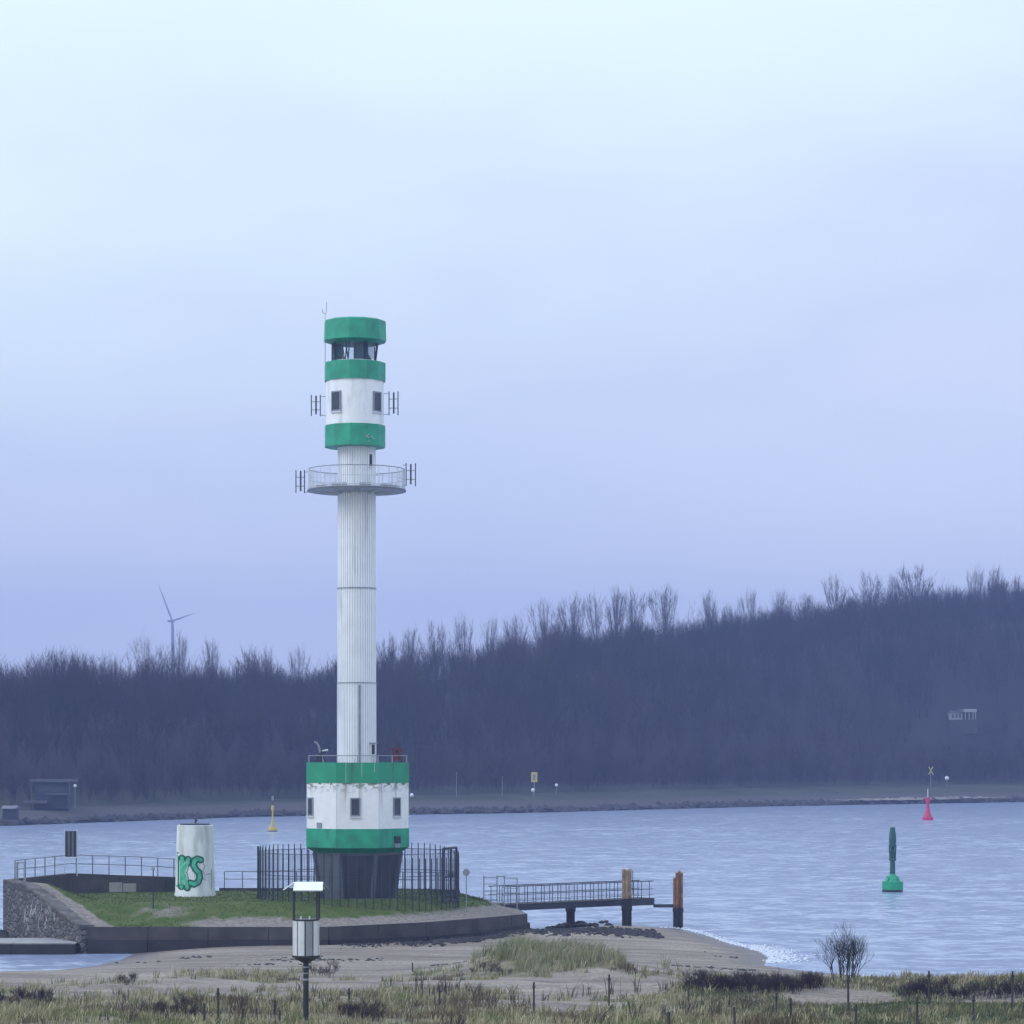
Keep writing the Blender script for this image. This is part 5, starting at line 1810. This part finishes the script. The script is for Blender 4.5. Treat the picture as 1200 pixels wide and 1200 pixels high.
# ------------------------------------------------------------------ wind turbine far behind the ridge
WY = 1900.0
hub = P(202, 728, WY)
wx, wz0 = hub.x, 3.0
wt = thing('wind_turbine', 'grey three-bladed wind turbine rising behind the ridge at the left', 'wind turbine', (wx, WY, wz0))
k = WY/F
MB().tube((0, 0, -3), (0, 0, hub.z-wz0), 2.6*k*0.9, 1.5*k, 14).build('mast', M['turbine'], wt)
MB().box((-5.5*k, -1.0*k, hub.z-wz0-1.3*k), (2.2*k, 1.6*k, hub.z-wz0+1.6*k)).build('nacelle', M['turbine'], wt)
MB().lathe([(1.9*k, -1.2*k), (1.9*k, 1.0*k), (0.6*k, 2.0*k)], 12).build('hub', M['turbine'], wt).location = (1.0*k, -2.0*k, hub.z-wz0)
for (dx, dz) in ((-16, 43), (27, 9.5), (2.5, -38)):
    tip = Vector((dx*k, -2.4*k, hub.z-wz0+dz*k)); root_ = Vector((0.5*k, -2.2*k, hub.z-wz0))
    d_ = (tip-root_)
    side = Vector((-d_.z, 0, d_.x)).normalized()
    th = Vector((0, 0.35*k, 0))
    vs = []
    for f, w_ in ((0.0, 0.7), (0.18, 1.35), (0.6, 0.9), (1.0, 0.25)):
        c_ = root_+d_*f
        vs += [c_-side*w_*k*0.7-th*.3, c_-th, c_+side*w_*k-th*.2, c_+th*(1.1-f)]
    fs = []
    for j in range(3):
        for i in range(4):
            fs.append((4*j+i, 4*j+(i+1) % 4, 4*j+4+(i+1) % 4, 4*j+4+i))
    fs += [(0, 3, 2, 1), (12, 13, 14, 15)]
    MB().add(vs, fs).build('blade', M['turbine'], wt)

# ------------------------------------------------------------------ signs, lamps and buildings on the far shore
def shore_pt(px, D):
    Y = 500.0
    for _ in range(14):
        Y = float(shore_y((px-600)/F*Y))+D
    x = (px-600)/F*Y
    return x, Y, fz1(x, Y)
x, Y, z = shore_pt(626, 13)
k = Y/F
o = thing('traffic_board', 'tall yellow rectangular board on a post on the far bank', 'sign', (x, Y, z))
zt = CAMZ-(905-HZ)*k-z; zb = CAMZ-(916.5-HZ)*k-z
MB().box((-3.6*k, -0.1, zb), (3.6*k, 0.1, zt)).build('plate', M['sign_yellow'], o)
MB().box((-1.6*k, -0.13, zb+2.4*k), (1.6*k, -0.102, zt-2.4*k)).build('plate_mark', M['panel_grey'], o)
MB().tube((0, 0.15, -0.3), (0, 0.15, zt), 0.09).build('pole', M['grey_metal'], o)
def shore_lamp(px, py, D, label, r=0.33):
    x, Y, z = shore_pt(px, D)
    k_ = Y/F
    o = thing('shore_light', label, 'light', (x, Y, z), 0, 'small white lights on the far bank')
    zt = max(0.5, CAMZ-(py-HZ)*k_-z)
    MB().tube((0, 0, -0.3), (0, 0, zt), 0.05).build('pole', M['grey_metal'], o)
    MB().lathe([(r*0.5, -r), (r, -r*0.4), (r, r*0.4), (r*0.5, r)], 10).build('white_globe', M['sign_white'], o).location = (0, 0, zt)
shore_lamp(482.5, 932, 14, 'white globe on the far bank close beside the lighthouse base')
shore_lamp(624.5, 926, 12, 'white globe low under the yellow board on the far bank')
shore_lamp(652, 920, 14, 'white globe on the far bank right of the yellow board', 0.28)
shore_lamp(1109.5, 912, 14, 'white globe on the far bank right of the red buoy', 0.42)
shore_lamp(88, 921, 18, 'white globe at the corner of the pavilion roof on the far left shore', 0.25)
x, Y, z = shore_pt(1091, 14)
k = Y/F
o = thing('cross_mark', 'pale cross shaped day mark on a post above the red buoy', 'sign', (x, Y, z))
zc = CAMZ-(903-HZ)*k-z
MB().tube((-2.6*k, 0, zc+4.6*k), (2.6*k, 0, zc-4.6*k), 0.14, n=4).build('arm', M['sign_yellow'], o)
MB().tube((2.6*k, 0.3, zc+4.6*k), (-2.6*k, 0.3, zc-4.6*k), 0.14, n=4).build('arm', M['sign_yellow'], o)
MB().tube((0, 0.5, -0.3), (0, 0.5, zc), 0.08).build('pole', M['grey_metal'], o)
for px, pt, lab in ((535, 906, 'slender grey pole on the far bank, first right of the lighthouse'), (588.5, 911, 'slender grey pole on the far bank, left of the yellow board')):
    x, Y, z = shore_pt(px, 15)
    o = thing('lamp_post', lab, 'lamp post', (x, Y, z), 0, 'slender poles on the far bank')
    h = CAMZ-(pt-HZ)*Y/F-z
    MB().tube((0, 0, -0.3), (0, 0, h), 0.06, 0.04).build('pole', M['grey_metal'], o)
    MB().box((-0.1, -0.5, h), (0.1, 0.1, h+0.12)).build('lamp_head', M['grey_metal'], o)

# house in the wood
HOUSE_Y -= 4.0
HOUSE_X = (1128-600)/F*HOUSE_Y
hz_ = CAMZ-(845-HZ)/F*HOUSE_Y
hs = thing('wood_house', 'small white house half hidden in the wood on the far hillside', 'house', (HOUSE_X, HOUSE_Y, hz_))
k = HOUSE_Y/F
def hb(px0, px1, py0, py1, y0, y1, m, name, parent=hs):
    return MB().box(((px0-1128)*k, y0, (845-py1)*k), ((px1-1128)*k, y1, (845-py0)*k)).build(name, m, parent)
hb(1113, 1128, 834.5, 852, 0, 5, M['house_white'], 'wall')
for a_, b_ in ((1115.2, 1117.6), (1119.6, 1121.8), (1123.8, 1126)):
    w_ = hb(a_, b_, 837, 841.5, -0.06, 0.1, M['window'], 'window')
hb(1112.4, 1128.4, 832.8, 834.4, -0.4, 5.3, M['house_roof'], 'roof')
hb(1128.6, 1143.5, 831, 834.6, -1.2, 5.5, M['house_white'], 'veranda_roof')
for a_ in (1130.5, 1135, 1139.5, 1142.5):
    hb(a_-0.5, a_+0.5, 834.7, 843, -1.0, -0.7, M['house_white'], 'veranda_post')
hb(1129, 1143, 834.8, 852, 1.5, 5, M['bark'], 'veranda_wall')
hb(1112, 1144, 843.5, 860, -1.4, 5.6, M['bark'], 'terrace')

# pavilion on the far left shore
x, Y, z = shore_pt(62, 12)
pv = thing('shore_pavilion', 'low flat-roofed waterside pavilion on the far left shore', 'building', (x, Y, z))
k = Y/F
def pvb(px0, px1, py0, py1, y0, y1, m, name):
    return MB().box(((px0-62)*k, y0, CAMZ-(py1-HZ)*k-z), ((px1-62)*k, y1, CAMZ-(py0-HZ)*k-z)).build(name, m, pv)
pvb(36, 84, 913.5, 916.5, -1.0, 6, M['pav_roof'], 'roof')
pvb(40, 78, 917, 948, 0, 5, M['dark_metal'], 'wall')
for a_ in (43, 51, 59, 67):
    pvb(a_, a_+6, 921, 928, -0.08, 0.2, M['window'], 'window')
pvb(56, 82, 929.5, 931.5, -1.4, 0, M['pav_roof'], 'terrace')
pvb(30, 58, 938, 941, -2.2, -0.1, M['pav_roof'], 'lower_terrace')
for a_ in (37.5, 82.5):
    pvb(a_-0.5, a_+0.5, 917, 950, -0.8, -0.5, M['pav_roof'], 'column')
x, Y, z = shore_pt(12, 2)
hl = thing('landing_hut', 'small grey landing hut at the water on the far left edge', 'hut', (x, Y, 0.5))
k = Y/F*0.7
MB().box((-13*k, 0, 0), (8*k, 3, 22*k)).build('wall', M['dark_metal'], hl)
MB().add([(-15*k, -0.5, 22*k), (10*k, -0.5, 22*k), (10*k, 1.5, 27*k), (-15*k, 1.5, 27*k), (10*k, 3.5, 22*k), (-15*k, 3.5, 22*k)], [(0, 1, 2, 3), (3, 2, 4, 5), (0, 3, 5), (1, 4, 2)]).build('roof', M['house_roof'], hl)
MB().box((-16*k, -3, -0.6), (14*k, -0.1, 3*k)).build('landing', M['mid_concrete'], hl)

# ------------------------------------------------------------------ haze over the water
m = bpy.data.materials.new('haze_air')
m.use_nodes = True
nt = m.node_tree
nt.nodes.remove(nt.nodes['Principled BSDF'])
pvn = N(nt, 'ShaderNodeVolumePrincipled')
pvn.inputs['Color'].default_value = (0.43, 0.535, 1.0, 1)
pvn.inputs['Density'].default_value = 0.00048
nt.links.new(pvn.outputs[0], nt.nodes['Material Output'].inputs['Volume'])
hz = MB().box((-1310, -60, -3.5), (1310, 2570, 150)).build('haze', m)
hz['kind'] = 'stuff'
tag(hz, 'thin blue winter haze over the water and the far shore', 'haze', kind='stuff')
